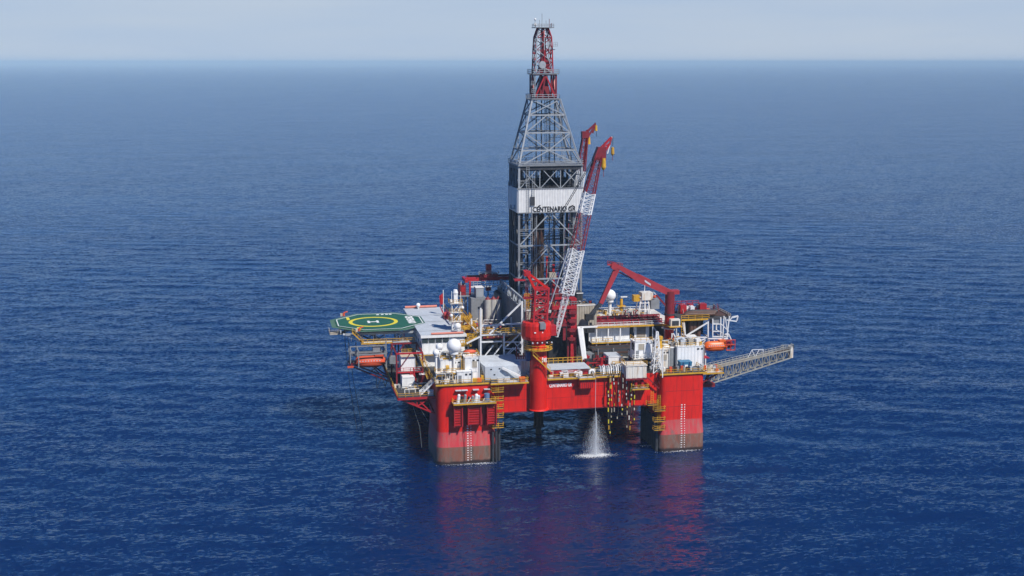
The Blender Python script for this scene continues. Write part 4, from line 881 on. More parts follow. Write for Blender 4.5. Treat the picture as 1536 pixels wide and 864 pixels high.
for y0, z0 in ((20.5, 30.0), (26, 31.2), (33, 32.5)): MB().box(11.6, 15.2, y0, y0+5.5, z0-.12, z0).rail([(11.6, y0, z0), (15.2, y0, z0), (15.2, y0+5.5, z0)], t=.13, step=1.1).build('landing', yellow, ys)
MB().stair((12, 38, 33.8), (15, 20, 30), 1.2, V((1, 0, 0))).build('stair', yellow, ys); bar((11.8, 20.3, 29.5), (15.4, 20.3, 29.5), .35, wsteel, ys, 'beam'); bar((11.9, 20.4, 22), (11.9, 20.4, 30), .35, wsteel, ys, 'post')
for i, (x, y, m_) in enumerate(((16.5, 33, red2), (19, 30, grey), (22.5, 28, dred), (17.3, 36.5, lgrey))):
    t = thing('pump_unit', ['red pump on the dark red deck nearest the yellow stairs', 'grey pump in front of the silos', 'dark red pump near the grey wind wall', 'pale pump under the gantry hoist'][i], 'pump', (x, y, 29.8)); MB().box(x-1, x+1, y-1, y+1, 29.81, 30.2).build('base', dsteel, t); MB().cyl((x-.8, y, 30.8), (x+.8, y, 30.8), .6, 10).build('motor', m_, t, smooth=True)

# ================================================================== big red pedestal crane at the front
rnd = random.Random(21)
def lattice(parent, name, p, q, w0, w1, m, n, t=.22, tb=.10, side=V((1, 0, 0)), lab=None, mb=None):
    """one boom section: four chords and crossed lacing, as a part with its own pieces"""
    p = V(p); q = V(q); d = (q-p).normalized(); s = side; u = d.cross(s).normalized(); s = u.cross(d).normalized()
    e = bpy.data.objects.new(name, None); COL.objects.link(e); e.parent = parent; e.location = p-ORG[parent]; ORG[e] = p
    if lab: e['label'] = lab
    mb = mb or m
    c = [(s*a+u*b_) for a, b_ in ((-.5, -.5), (.5, -.5), (.5, .5), (-.5, .5))]
    P0 = [[p.lerp(q, i/n)+k*(w0+(w1-w0)*i/n) for k in c] for i in range(n+1)]
    for k in range(4): bar(P0[0][k], P0[-1][k], t, m, e, 'chord')
    for i in range(n):
        for k in range(4):
            j = (k+1) % 4
            bar(P0[i][k], P0[i+1][j], tb, mb, e, 'lacing')
            if k in (0, 2): bar(P0[i][j], P0[i+1][k], tb, mb, e, 'lacing')
            if k in (0, 2) or i == 0: bar(P0[i][k], P0[i][j], tb, mb, e, 'lacing')
    return e
KX, KY = 27.8, 1.3
cr = thing('pedestal_crane', 'big bright red crane with round housing and red and white boom at the front edge', 'crane', (KX, KY, 13))
MB().cyl((KX, KY, 13.9), (KX, KY, 30.6), 2.3, 32).cyl((KX, KY, 30.6), (KX, KY, 33.1), 1.9, 24).build('pedestal', red, cr, smooth=True)
MB().cyl((KX+.15, KY, 13.55), (KX+.15, KY, 13.88), 2.75, 32, 2.4).build('pedestal_foot', red, cr, smooth=True)
n = 16; pts = [(KX-.6+4.05*math.cos(2*math.pi*(i+.5)/n), KY+3.5*math.sin(2*math.pi*(i+.5)/n)) for i in range(n)]
pts2 = [(KX-.6+3.8*math.cos(2*math.pi*(i+.5)/n), KY+3.3*math.sin(2*math.pi*(i+.5)/n)) for i in range(n)]
MB().prism(pts2, 33.1, 34.0, pts).prism(pts, 34.01, 36.9).prism(pts, 36.91, 37.7, pts2).build('machinery_house', red, cr)
MB().box(KX-.4, KX+1.1, KY-3.9, KY-1.5, 36.3, 37.9).build('vent_box', grey, cr); MB().box(KX-1.9, KX+.5, KY-3.42, KY-3.35, 35.2, 35.5).build('name_plate', markw, cr)
MB().box(KX+2.2, KX+5.0, KY+.2, KY+3.6, 33.6, 36.2).build('operator_cab', red2, cr); MB().box(KX+4.0, KX+5.3, KY+.8, KY+2.6, 33.3, 34).build('cab_window', glass, cr)
MB().cyl((KX-.1, KY, 30.3), (KX-.1, KY, 30.55), 3.9, 14).build('ring_platform', yellow, cr)
MB().rail([(KX-.1+3.85*math.cos(i*math.pi/7), KY+3.85*math.sin(i*math.pi/7), 30.55) for i in range(15)], t=.1, step=1.2).build('railing', yellow, cr)
for k in range(5): MB().ball((KX-2.3+k*1.3, KY-3.2, 32.5), .25, 8, 5).build('lamp', lgrey, cr)
MB().stair((KX-2.2, KY-2.6, 29.4), (KX+2.6, KY-2.3, 24.6), .9, V((0, -1, 0))).build('stair', yellow, cr)
b = MB()
for dx, z, h in ((0, 27, 1.3), (.45, 27.1, 1.0), (.9, 27, 1.2)): b.box(KX+.5+dx, KX+.8+dx, KY-2.33, KY-2.2, z, z+h)
b.build('painted_mark', markw, cr, kind='stuff')
# tower
T0 = [V((KX-1.6, KY-1.2, 37.7)), V((KX+2.0, KY-1.2, 37.7)), V((KX+2.0, KY+1.6, 37.7)), V((KX-1.6, KY+1.6, 37.7))]
zs = [37.7, 39.9, 42.2, 44.4, 46.6]
for k in range(4):
    A = [v+V((0.12*k, 0, zs[k]-37.7)) for v in T0]; B = [v+V((.12*(k+1), 0, zs[k+1]-37.7)) for v in T0]
    for i in range(4):
        j = (i+1) % 4; bar(A[i], B[i], .5, red2, cr, 'leg'); bar(B[i], B[j], .38 if k < 3 else .6, red2, cr, 'beam')
        bar(A[i] if k % 2 else A[j], B[j] if k % 2 else B[i], .28, red2, cr)
B[3] = B[3]
hd_ = S(790, 410, KY); MB().beam(B[0], (hd_.x, KY-.8, hd_.z), .6).build('head_strut', red, cr); MB().beam(B[1], (hd_.x+.4, KY-.8, hd_.z), .6).build('head_strut', red, cr)
for a in (B[2], B[3]): bar(a, (hd_.x+.3, KY+1, hd_.z), .45, red2, cr, 'head_strut')
bar(B[1].lerp(V((hd_.x+.4, KY-.8, hd_.z)), .5), B[0], .35, red2, cr); bar(B[0].lerp(V((hd_.x, KY-.8, hd_.z)), .5), B[1].lerp(V((hd_.x+.4, KY-.8, hd_.z)), .5), .35, red2, cr)
MB().box(hd_.x-.8, hd_.x+.8, KY-1.1, KY+1.2, hd_.z-.6, hd_.z+.7).build('head', red, cr); MB().cyl((hd_.x, KY-1.2, hd_.z+.2), (hd_.x, KY+1.3, hd_.z+.2), .65, 14).build('sheave', red2, cr)
MB().box(hd_.x-3.4, hd_.x-.5, KY-.7, KY+1.1, hd_.z-1.9, hd_.z-1.5).build('service_platform', red2, cr); MB().ladder((KX-3.6, KY-.5, 37.7), (KX-3.6, KY-.5, 49.6), .6).build('ladder', dred, cr)
MB().box(KX-4.2, KX-1, KY-1, KY+1.5, 44.0, 44.2).rail([(KX-4.2, KY-1, 44.2), (KX-1.6, KY-1, 44.2)], t=.12, step=.8).build('service_platform', red2, cr)
for i, a in enumerate(((-1.6, 38.2), (-1.6, 40.4), (-1.6, 42.6))): bar((KX+a[0], KY-1.3, a[1]), (KX+2.0, KY-1.3, a[1]+1.8), .2, red2, cr)
# boom, seen from foot to tip; it leans back over the deck
yb = lambda py: 3.5+(505-py)*(9.0/298)
def BP(px, py): return S(px, py, yb(py))
def bw(py): return 3.1
F = BP(834, 505)
secs = [((834, 505), (849.5, 441), .9, 1.5, wsteel, 6, .13, .07, 'pale narrow heel section'), ((849.5, 441), (865.5, 374), 3.3, 3.2, wsteel, 8, .32, .16, 'white lattice section'),
        ((865.5, 374), (876.5, 321), 3.1, 3.0, dred, 7, .24, .08, None), ((876.5, 321), (883.5, 290), 3.0, 2.8, wsteel, 5, .30, .15, 'upper white lattice section'),
        ((883.5, 290), (898.5, 230), 2.7, 1.6, dred, 7, .28, .10, None)]
for a, c, w0, w1, m_, nn, t_, tb_, lab in secs:
    lattice(cr, 'boom_section', BP(*a), BP(*c), w0, w1, m_, nn, t_, tb_, lab=lab)
bar(BP(883.5, 290)+V((-.9, 0, 0)), BP(896, 232), .3, dred, cr, 'boom_spine')
def tip(parent, pts, m1, hookp, hb):
    for a, c, w in pts: bar(a, c, w, m1, parent, 'jib_strut')
H = [BP(896, 232), BP(901, 222), BP(917, 206), BP(915, 215), BP(903, 234)]
MB().prism([(0, 0)]*0 or [(H[0].x-1.4, H[0].y-1), (H[4].x+.9, H[0].y-1), (H[4].x+.9, H[0].y+1), (H[0].x-1.4, H[0].y+1)], H[0].z-1.5, H[1].z+.3, [(H[1].x-1.0, H[0].y-1), (H[1].x+1.3, H[0].y-1), (H[1].x+1.3, H[0].y+1), (H[1].x-1.0, H[0].y+1)]).build('boom_head', dred, cr)
for a, c, w in ((H[1], H[2], .5), (H[4], H[3], .45), (H[2], H[3], .45), (H[1]+V((.8, 0, .3)), H[3], .3)): bar(a, c, w, red2, cr, 'jib_strut')
bar(H[2]+V((.2, 0, .2)), H[3]+V((-.7, 0, -2.8)), .28, wsteel, cr, 'jib_walkway')
for px, py, s in ((905, 246, 1.0), (918.5, 227, .7)):
    p = BP(px, py); MB().cyl((p.x, p.y-.3, p.z+1.6*s), (p.x, p.y-.3, p.z-.9*s), .55*s, 10, .7*s).ball((p.x, p.y-.3, p.z-1.1*s), .55*s, 8, 5).build('hook_block', yellow, cr, smooth=True); MB().beam((p.x, p.y-.3, p.z+1.5), (p.x, p.y-.3, p.z+6*s), .12).build('fall_line', black, cr); MB().beam((p.x, p.y-.3, p.z-3.5*s), (p.x, p.y-.3, p.z-1.0), .12).build('hook', dred, cr)
for o in (-.9, .9):
    MB().beam((hd_.x+.2, KY+o, hd_.z+.5), BP(894, 232)+V((0, o*.7, 0)), .13).build('pendant_rope', black, cr)
    MB().beam((KX+2, KY+o, 46.5), BP(872, 330)+V((0, o*.7, 0)), .10).build('hoist_rope', dsteel, cr)
for o in (-.5, .3): MB().beam((KX+1.8, KY+o, 38.2), BP(858, 372)+V((-1, o, 0)), .12).build('hoist_rope', lgrey, cr)

# ---- second crane, behind the derrick
y2 = 62
c2t = thing('pedestal_crane', 'crane mostly hidden behind the derrick, only its dark red boom tip showing', 'crane', (S(838, 430, y2).x, y2, 22))
bx_ = S(838, 430, y2); MB().cyl((bx_.x, y2, 22.01), (bx_.x, y2, 33), 2.3, 24).build('pedestal', dred, c2t, smooth=True); MB().box(bx_.x-3, bx_.x+3, y2-3, y2+3, 33, 37).build('machinery_house', dred, c2t)
def Q(px, py): return S(px, py, y2)
lattice(c2t, 'boom_section', Q(842, 432), Q(857, 345), 3, 3, dred, 7, .22, .09); lattice(c2t, 'boom_section', Q(857, 345), Q(865, 284), 3, 2.9, dred, 6, .22, .09)
lattice(c2t, 'boom_section', Q(865, 284), Q(871, 256), 2.9, 2.6, wsteel, 4, .3, .16, lab='white lattice section beside the derrick belt'); lattice(c2t, 'boom_section', Q(871, 256), Q(877.5, 206), 2.4, 1.5, dred, 5, .3, .12)
bar(Q(874, 256), Q(880, 208), .7, red2, c2t, 'boom_spine')
for a, c, w in (((876, 208), (881, 195), .6), ((881, 197), (893, 186),.6), ((880, 208), (892, 190), .5), ((893, 184), (889, 200), .4)): bar(Q(*a), Q(*c), w, dred, c2t, 'jib_strut')
MB().box(Q(878, 200).x-1.2, Q(878, 200).x+1, y2-1, y2+1, Q(878, 207).z, Q(878, 197).z).build('boom_head', dred, c2t)
for px, py, s in ((883, 212, .9), (894, 193, .7)): p = Q(px, py); MB().cyl((p.x, p.y, p.z+1.6*s), (p.x, p.y, p.z-1*s), .5*s, 8, .7*s).build('hook_block', yellow, c2t, smooth=True)
p = Q(894.5, 205); MB().beam(p, p+V((0, 0, 2.5)), .12).build('fall_line', black, c2t)
for o in (0, .8): MB().beam(Q(822, 405)+V((o, 0, 0)), Q(875, 208)+V((0, o, 0)), .14).build('pendant_rope', dsteel, c2t)
bar(Q(838, 418), Q(822, 405), .6, dred, c2t, 'mast')

# ================================================================== red riser handling frame in front of the drill floor
rf = thing('riser_tower', 'tall dark red steel frame between the front crane and the drill floor', 'frame', (42, 16, 22))
Y = 17
for px, w, pt, pb in ((859, 1.7, 447, 541), (852, .6, 462, 541), (829, .5, 455, 500), (838, .6, 448, 498), (846, .8, 470, 510)):
    a = S(px, pb, Y); c = S(px, pt, Y); bar((a.x, Y, 22.01 if pb > 540 else a.z), (a.x+.0, Y, c.z), w, red2 if w > 1 else dred, rf, 'post')
for py, x0, x1, w in ((448, 824, 862, .6), (462, 822, 864, .9), (476, 824, 858, .4), (489, 820, 858, .5)):
    a = S(x0, py, Y-.6); c = S(x1, py, Y-.6); bar(a, (c.x, a.y, a.z), w, red2 if w > .5 else dred, rf, 'beam')
for a, c in (((824, 489), (838, 462)), ((838, 489), (852, 462)), ((838, 462), (852, 489)), ((826, 476), (838, 448)), ((846, 448), (858, 476)), ((838, 500), (829, 489))):
    bar(S(*a, Y-.3), S(*c, Y-.3), .3, red2, rf)
b = MB()
for k in range(60):
    px = rnd.uniform(822, 856); py = rnd.uniform(440, 505); a = S(px, py, Y+rnd.uniform(.5, 5)); b.beam(a, a+V((rnd.uniform(-2, 2), 0, rnd.choice((0, 0, 2.5, -2)))), .18)
    if k % 3 == 0: b.beam(a, a+V((0, rnd.uniform(-2, 2), 0)), .18)
b.build('secondary_steel', dred, rf, kind='stuff')
for py in (468, 481, 495, 508): a = S(859, py, Y-1.1); MB().box(a.x-1.1, a.x+1.1, Y-1.6, Y-.96, a.z-.5, a.z+.5).build('bracket', dred, rf)
MB().rail([S(852, 458, Y-1), S(866, 458, Y-1)], t=.12, step=.8).build('railing', grey, rf)
a = S(846, 462, Y); MB().box(S(826, 455, 24).x, S(862, 455, 24).x, 22, 26.9, 22.02, 31.5).build('backing_wall', MATS['black rubber'], rf)  # black colour puts the cavity shade into this wall
MB().box(S(824, 530, 19).x, S(851, 530, 19).x, 20, 21.9, 22.02, 29.0).build('painted_shade_fill', MATS['black rubber'], rf)  # solid black block; darkness of the void is painted as its colour
for pa, pb_, w in (((869, 492), (877, 541), 1.1), ((873, 490), (880, 541), .5)): a = S(*pa, 15); c = S(*pb_, 14); c.z = 22.01; bar(a, c, w, white, rf, 'raking_leg')
p = S(866, 491, 15.5); q = S(896, 489, 15.5); bar(p, (q.x, p.y, p.z), .45, white, rf, 'beam')
# tan cladding screens beside the derrick foot
def screen(name, lab, px0, px1, pt, pb, y, dep, m=tan, zb=None):
    bx = fb(px0, pt, px1, pb, y, dep); z0 = zb if zb else bx[4]; t = thing(name, lab, 'wall', (bx[0], y, z0))
    MB().box(bx[0], bx[1], y, y+dep, z0, bx[5]).build('panel', m, t); MB().corr(bx[0], bx[1], y, z0+.1, bx[5]-.1, .7, .12).build('panel_rib', m, t, kind='stuff'); MB().box(bx[0]-.1, bx[1]+.1, y-.2, y-.13, bx[5]-.25, bx[5]).build('edge_trim', white, t); return t
screen('cladding_screen', 'tan ribbed screen to the right of the dark red frame', 864.5, 895, 457, 488, 22, 1.6)
screen('cladding_screen', 'tan ribbed screen just left of the round crane housing', 784, 800, 465, 488, 18, 3)
screen('cladding_screen', 'small dark ribbed box with a white edge behind the tan screen', 865, 874, 439, 457, 30, 4, dsteel)
bx = fb(764, 430, 783, 452, 28, 3)
yt = thing('yellow_ladder_tower', 'yellow caged ladder standing left of the crane tower at the derrick foot', 'ladder', (S(789, 460, 20).x, 20, 30))
for k in range(4): p = S(786, 468-k*7, 20); MB().rail([p, p+V((1.6, 0, 0)), p+V((1.6, 1.5, 0))], t=.14, step=.6).build('cage', yellow, yt)
p = S(787, 468, 19.5); MB().ladder((p.x, 19.5, 30), (p.x, 19.5, p.z+5.5), .6).build('ladder', yellow, yt)

# ================================================================== front deck between the crane and the right column
t = thing('hatch_module', 'long low red box with a pale grey lid right of the crane pedestal', 'module', (38, 3.8, 22))
MB().box(31.5, 42.2, 3.2, 7, 22.02, 23.7).build('body', red2, t); MB().box(31.2, 42.6, 3.0, 9.5, 23.71, 24.0).build('lid', lgrey, t)
for x in (32.5, 35.2, 38.3, 40.4): MB().box(x, x+.7, 3.1, 3.19, 22.5, 23.2).build('hatch', white if x in (35.2, 38.3) else dred, t)
MB().rail([(31.2, 9.6, 24), (42, 9.6, 24)], h=1.5, t=.14, step=1.3).build('railing', yellow, t)
for i, (x, l) in enumerate(((35.4, 'left'), (38.9, 'right'))):
    t = thing('white_locker', 'small white locker on the front walkway below the grey lid, %s of two' % l, 'locker', (x, 1.5, 21.9)); MB().box(x-.7, x+.7, 1.0, 1.9, 22.01, 23.0).build('body', white, t); MB().box(x-.75, x+.75, .95, 1.95, 23, 23.1).build('lid', stained, t)
rm = thing('red_riser_equipment', 'cluster of dark red pipes and valves on deck at the foot of the red frame', 'machinery', (45, 10, 22))
for k in range(26):
    x = rnd.uniform(43, 50.5); y = rnd.uniform(9.5, 16); h = rnd.uniform(.8, 3.0); MB().cyl((x, y, 22.01), (x+rnd.uniform(-.6, .6), y, 22+h), rnd.uniform(.18, .45), 8).build('valve', red2 if k % 3 else dred, rm)
for k in range(9): x = rnd.uniform(42.5, 48); y = rnd.uniform(9.5, 15); bar((x, y, 22.6+k*.2), (x+rnd.uniform(1.5, 4), y+rnd.uniform(-1, 1), 22.6+k*.2), .28, red2 if k % 2 else black, rm, 'pipe')
MB().box(45.5, 49, 17, 20, 22.02, 24.6).build('dark_cabinet', grey, rm); MB().box(43.5, 45.2, 11, 13, 22.02, 24.2).build('skid', black, rm)
container('shipping_container', 'grey white container standing alone on the dark deck beside the pipe rack', (50.0, 53.9, 10.5, 17, 22, 24.9), cleanwhite, lgrey)
pr = thing('pipe_rack', 'stack of dark drill pipes lying on the deck under the upper walkway', 'pipe rack', (53, 24, 22))
MB().box(47, 60.5, 16.6, 24, 22.02, 24.4).build('rack_base', blackdeck, pr)
for k in range(24): y = 16.7+k*.32; bar((47.3+rnd.uniform(0, 1), y, 24.7+.25*(k % 3)), (60+rnd.uniform(-1, 1), y, 24.7+.25*(k % 3)), .4, dsteel if k % 4 else brown, pr, 'drill_pipe')
for x in (48.5, 53, 58, 60.4): bar((x, 16.4, 22.01), (x, 16.4, 26.0), .25, grey, pr, 'stanchion')
for k in range(5): bar((55+k*1.5, 16.5, 22.5+.3*k), (61, 17.0, 22.5+.3*k), .3, black, pr, 'drill_pipe')
mf = thing('hose_manifold', 'row of white curved hoses feeding the floats over the front deck edge', 'manifold', (48, 4, 22))
for k in range(14):
    x = 45.2+k*.62; y = 1.6+rnd.uniform(-.1, .8); r_ = rnd.uniform(.5, .8)
    MB().path([V((x, y+2.4, 22.3)), V((x, y+2, 23.3)), V((x+.1, y+1.1, 23.6+r_)), V((x+.1, y+.2, 23.4+r_)), V((x, y-.6, 22.4))], .17, 6).build('hose', white if k % 3 else lgrey, mf, smooth=True)
MB().cyl((44.8, 4.5, 22.6), (54.4, 4.5, 22.6), .4, 10).build('header_pipe', grey, mf, smooth=True); MB().rail([(44.8, 6, 22), (54.4, 6, 22)], t=.1).build('railing', yellow, mf)
# crane driver style cab and stained tank at the corner
cb = house('control_cabin', 'white control cabin with a grey window above the rust stained tank', 'cabin', (56.0, 61.0, 5.5, 10, 25.4, 29.9), cleanwhite, False)
win(cb, 56.9, 5.47, 27.6, 2.0, 1.9, white, tan); MB().box(58.6, 60.9, 5.2, 5.46, 26.9, 29.3).build('shutter', cleanwhite, cb)
w = MB().box(55.93, 55.99, 6.2, 8.4, 27.4, 29.4).build('window', grey, cb); MB().box(55.9, 55.925, 6.35, 8.25, 27.55, 29.25).build('pane', glass, w)
MB().box(55.6, 61.4, 5, 10.4, 25.15, 25.4).build('platform', stained, cb); MB().rail([(55.6, 10.4, 25.4), (55.6, 5, 25.4), (61.4, 5, 25.4)], t=.11, step=1.1).build('railing', white, cb)
MB().rail([(56, 10, 30.05), (56, 5.5, 30.05), (61, 5.5, 30.05)], t=.1).build('railing', yellow, cb)
for x in (56, 60.8): bar((x, 9.8, 22.01), (x, 9.8, 25.1), .3, dred, cb, 'leg')
tk = thing('stained_tank', 'white rust stained box tank overhanging the hull left of the right column', 'tank', (55, 1.2, 21))
MB().box(51.9, 57.6, -.4, 4.6, 21.2, 24.6).build('body', stained, tk); MB().corr(51.9, 57.6, -.4, 21.3, 24.4, 1.4, .07).build('rib', stained, tk, kind='stuff'); MB().box(51.7, 57.8, -.6, 4.8, 24.6, 24.8).build('rim', stained, tk); MB().box(51.8, 57.7, -.5, 4.6, 20.7, 21.19).build('support_frame', dred, tk)
MB().rail([(51.8, 4.6, 24.8), (51.8, -.5, 24.8), (57.7, -.5, 24.8)], t=.1).build('railing', yellow, tk)
# slim white lattice tower
lt = thing('lattice_tower', 'slim white lattice tower beside the control cabin at the right column', 'tower', (61, 3, 22))
p = S(988, 540, 3)
for k in range(6):
    z0, z1 = 21.9+k*1.9, 21.9+(k+1)*1.9; c0 = p.x-.8+.0*k; h0 = 1.25-.17*k; h1_ = 1.25-.17*(k+1); c0 -= .02
    A = [V((c0-h0, 2.4-h0, z0)), V((c0+h0, 2.4-h0, z0)), V((c0+h0, 2.4+h0, z0)), V((c0-h0, 2.4+h0, z0))]; B = [V((c0-h1_, 2.4-h1_, z1)), V((c0+h1_, 2.4-h1_, z1)), V((c0+h1_, 2.4+h1_, z1)), V((c0-h1_, 2.4+h1_, z1))]
    for i in range(4): j = (i+1) % 4; bar(A[i], B[i], .22, white, lt, 'leg'); bar(A[i], B[j], .15, white, lt); bar(B[i], B[j], .14, white, lt)
bar((62.2, -.3, 21.0), (62.2, -.3, 29.5), .25, white, lt, 'pole')
t = thing('green_machine', 'small bright green machine behind the control cabin', 'machine', (61.8, 12, 22)); MB().box(61.3, 62.9, 12, 14, 24.0, 26.6).build('body', greenp, t); MB().box(61, 63.2, 11.6, 14.4, 22.02, 24.0).build('base', grey, t)
# white deckhouses on the right column
hb1 = house('deckhouse', 'cream white deckhouse with a yellow tank on its roof on the right column', 'deckhouse', (62.4, 66.2, 6, 12, 22, 27.2), stained)
win(hb1, 64.0, 5.93, 24.3, 1.5, 1.8, white, tan); MB().cyl((64, 8.5, 27.35), (64, 8.5, 29.8), .9, 14, .7).cyl((64, 8.5, 29.8), (64, 8.5, 30.6), .95, 12).build('roof_tank', yellow, hb1, smooth=True)
MB().ball((65.8, 8.5, 27.3), 1.2, 14, 8).build('roof_dome', stained, hb1, smooth=True); MB().rail([(62.4, 6, 27.4), (66.2, 6, 27.4)], t=.11).build('railing', yellow, hb1)
t = thing('grey_recess', 'grey cylinder unit standing between the two white deckhouses on the right column', 'machinery', (67.5, 8, 22)); MB().cyl((67.4, 9, 22.02), (67.4, 9, 27.2), 1.1, 14).build('tank', grey, t, smooth=True); MB().cyl((67.4, 9, 27.2), (67.4, 9, 27.4), 1.2, 14).build('rim', white, t)
hb2 = house('deckhouse', 'long white ribbed deckhouse behind the blue box on the right column', 'deckhouse', (68.8, 76.6, 7, 14, 22, 27.6), cleanwhite, pitch=.9)
MB().rail([(68.8, 14, 27.7), (68.8, 7, 27.7), (76.6, 7, 27.7)], t=.1, step=1.4).build('railing', yellow, hb2)
for x, m_ in ((70.2, lgrey), (72.5, tan), (74.8, white)): MB().box(x, x+1.3, 8.2, 10.2, 27.75, 29.3).build('roof_unit', m_, hb2)
MB().path([V((69.2, 9, 27.8)), V((69.2, 9, 29.4)), V((70.4, 9, 29.9)), V((71.6, 9, 29.2))], .35, 8).build('duct', lgrey, hb2)
bb = thing('blue_box', 'blue skip on the walkway in front of the long white deckhouse', 'box', (70.3, 4, 22)); MB().prism([(68.7, 3.4), (71.7, 3.4), (71.7, 5.8), (68.7, 5.8)], 22.02, 24.2, [(68.5, 3.2), (71.9, 3.2), (71.9, 6), (68.5, 6)]).build('body', blue, bb); MB().box(69.2, 69.4, 3.1, 3.25, 22.2, 24.2).build('rib', navyblue, bb); MB().box(71, 71.2, 3.1, 3.25, 22.2, 24.2).build('rib', navyblue, bb)
gd = thing('deck_gear', 'orange, brown and grey gear crowded along the railing on top of the right column', 'machinery', (68, 2, 22))
for k in range(22):
    x = 61.8+k*.6+rnd.uniform(-.2, .2); y = rnd.uniform(.6, 3.4); h = rnd.uniform(.5, 1.5); m_ = rnd.choice((orange2, grey, brown, tan, lgrey, black, white, yellow))
    if k % 2: MB().box(x, x+rnd.uniform(.4, .9), y, y+.8, 22.01, 22+h).build('crate', m_, gd)
    else: MB().cyl((x, y, 22.01), (x, y, 22+h), .35, 10).build('drum', m_, gd)

# ---- upper right deck
UZ = 30.9; ud = thing('upper_deck', 'raised upper deck with dark red pipe racks on top, right of the derrick', 'module', (60, 26, 22))
x0, x1, y0 = 49.6, 70.2, 24.0
MB().box(x0, x1+4, y0-.6, 48, UZ-.3, UZ).build('deck_plate', stained, ud); MB().box(x0, x1+4, y0-.75, y0-.61, UZ-.45, UZ+.05).build('deck_edge', yellow, ud)
MB().rail([(x0, y0-.6, UZ), (x1, y0-.6, UZ)], t=.11).build('railing', white, ud); MB().rail([(x0, 46, UZ), (x1+4, 46, UZ)], t=.11).build('railing', white, ud)
nx_ = 7; w_ = 1.75
for i in range(nx_): a = x0-1.45+i*w_; pb = MB(); pb.box(a, a+w_-.05, y0+1.5, y0+1.7, 26.3, UZ-.31); pb.corr(a, a+w_-.05, y0+1.5, 26.4, UZ-.4, .45, .06); pb.build('wall_panel', white, ud)
MB().box(60.2, 61.7, y0+2.4, y0+2.6, 26.3, UZ-.31).build('painted_dark_gap', dsteel, ud); MB().box(61.8, 66.3, y0+1.4, y0+1.6, 26.3, UZ-.31).build('door_frame', white, ud); MB().box(62.5, 65.2, y0+1.3, y0+1.39, 26.6, UZ-.7).build('roller_door', tan, ud)  # dark sheet fills the gap; its shade is painted in
for k in range(8): MB().box(62.5, 65.2, y0+1.22, y0+1.29, 26.7+k*.43, 26.78+k*.43).build('door_slat', brown, ud)
MB().box(x0-1.2, x1-2, y0-.8, y0+2.4, 26.05, 26.25).build('mid_walkway', lgrey, ud); MB().box(x0-1.2, x1-2, y0-.95, y0-.81, 25.95, 26.3).build('walkway_edge', yellow, ud); MB().rail([(x0-1.2, y0-.8, 26.25), (x0+5, y0-.8, 26.25)], t=.11).build('railing', yellow, ud)
MB().box(x0-.5, 55.5, y0+2, y0+2.3, 22.02, 26.04).build('lower_wall', dsteel, ud); MB().box(58, 66, y0+1.8, y0+2, 22.02, 26.04).build('lower_wall', white, ud); MB().box(55.5, 58, y0+3.8, y0+4, 22.02, 26.04).build('painted_shade_fill', navy, ud)  # near-black sheet between the lower walls carries the shade as colour
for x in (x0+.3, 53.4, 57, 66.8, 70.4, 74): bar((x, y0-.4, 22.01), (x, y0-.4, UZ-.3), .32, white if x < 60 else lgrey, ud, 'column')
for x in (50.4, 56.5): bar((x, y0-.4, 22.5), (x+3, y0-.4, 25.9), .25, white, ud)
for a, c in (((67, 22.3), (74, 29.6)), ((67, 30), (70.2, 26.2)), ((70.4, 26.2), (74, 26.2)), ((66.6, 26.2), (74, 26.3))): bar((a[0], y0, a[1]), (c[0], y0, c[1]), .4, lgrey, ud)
MB().box(67.5, 74.3, y0+5, y0+7, 22.02, 29.8).build('shade_dark_back_wall', navy, ud); MB().box(67, 73.5, y0+1.2, y0+4.9, 25.9, 26.1).build('grating_floor', tan, ud)  # near-black back wall; shade under the deck is put into its colour
for r_, (a, c, y, z) in enumerate(((50.2, 60.5, 25.5, 31.6), (50.2, 60.5, 28, 32.4), (61.2, 70.0, 25.5, 31.6), (61.2, 70.0, 28, 32.4))):
    rk = MB()
    for zz in (z-.55, z+.35): rk.box(a, c, y-.2, y+.25, zz, zz+.3)
    rk.build('rack_beam', dred, ud, kind='stuff')
    for k in range(5): bar((a, y+.5+k*.4, z-.2), (c, y+.5+k*.4, z-.2), .34, red2 if k % 2 else dred, ud, 'racked_pipe')
    for x in np.linspace(a, c, 6): bar((x, y-.3, UZ), (x, y-.3, z+.7), .22, red2, ud, 'stanchion')
for k in range(16): x = rnd.uniform(58.5, 64); bar((x, 30+rnd.uniform(-3, 4), UZ), (x+rnd.uniform(-.5, .5), 30, UZ+rnd.uniform(1, 3.2)), .3, rnd.choice((red2, dred, white, tan)), ud, 'fitting')
t = thing('radar_mast', 'short yellow and white radar mast on the upper right deck, right of the large radome', 'mast', (61, 40, UZ))
p = S(932, 452, 40); MB().cyl((p.x, 40, UZ), (p.x, 40, p.z+.8), .45, 10).build('mast', yellow, t); MB().box(p.x-.2, p.x+1.8, 39.8, 40.2, p.z+1.2, p.z+1.5).build('radar_bar', white, t); MB().box(p.x-1.2, p.x+1.2, 39, 41, p.z-1.5, p.z-1.3).build('platform', yellow, t); MB().cyl((p.x-1.4, 40, p.z-1.3), (p.x-1.4, 40, p.z+2.6), .1, 6).build('antenna', grey, t)
t = thing('vent_tower', 'white braced tower with a yellow box on top standing behind the red knuckle boom', 'tower', (68, 34, UZ))
p = S(967, 466, 33)
for dx, tx in ((-2.2, -.8), (2.0, .6), (.1, 0)): bar((p.x+dx, 33, UZ), (p.x+tx, 33, 38.4), .3, white, t, 'leg'); bar((p.x+dx, 36, UZ), (p.x+tx, 36, 38.4), .3, white, t, 'leg')
for z in (33.5, 35.5, 37.3): bar((p.x-1.7, 32.9, z), (p.x+1.4, 32.9, z), .22, white, t)
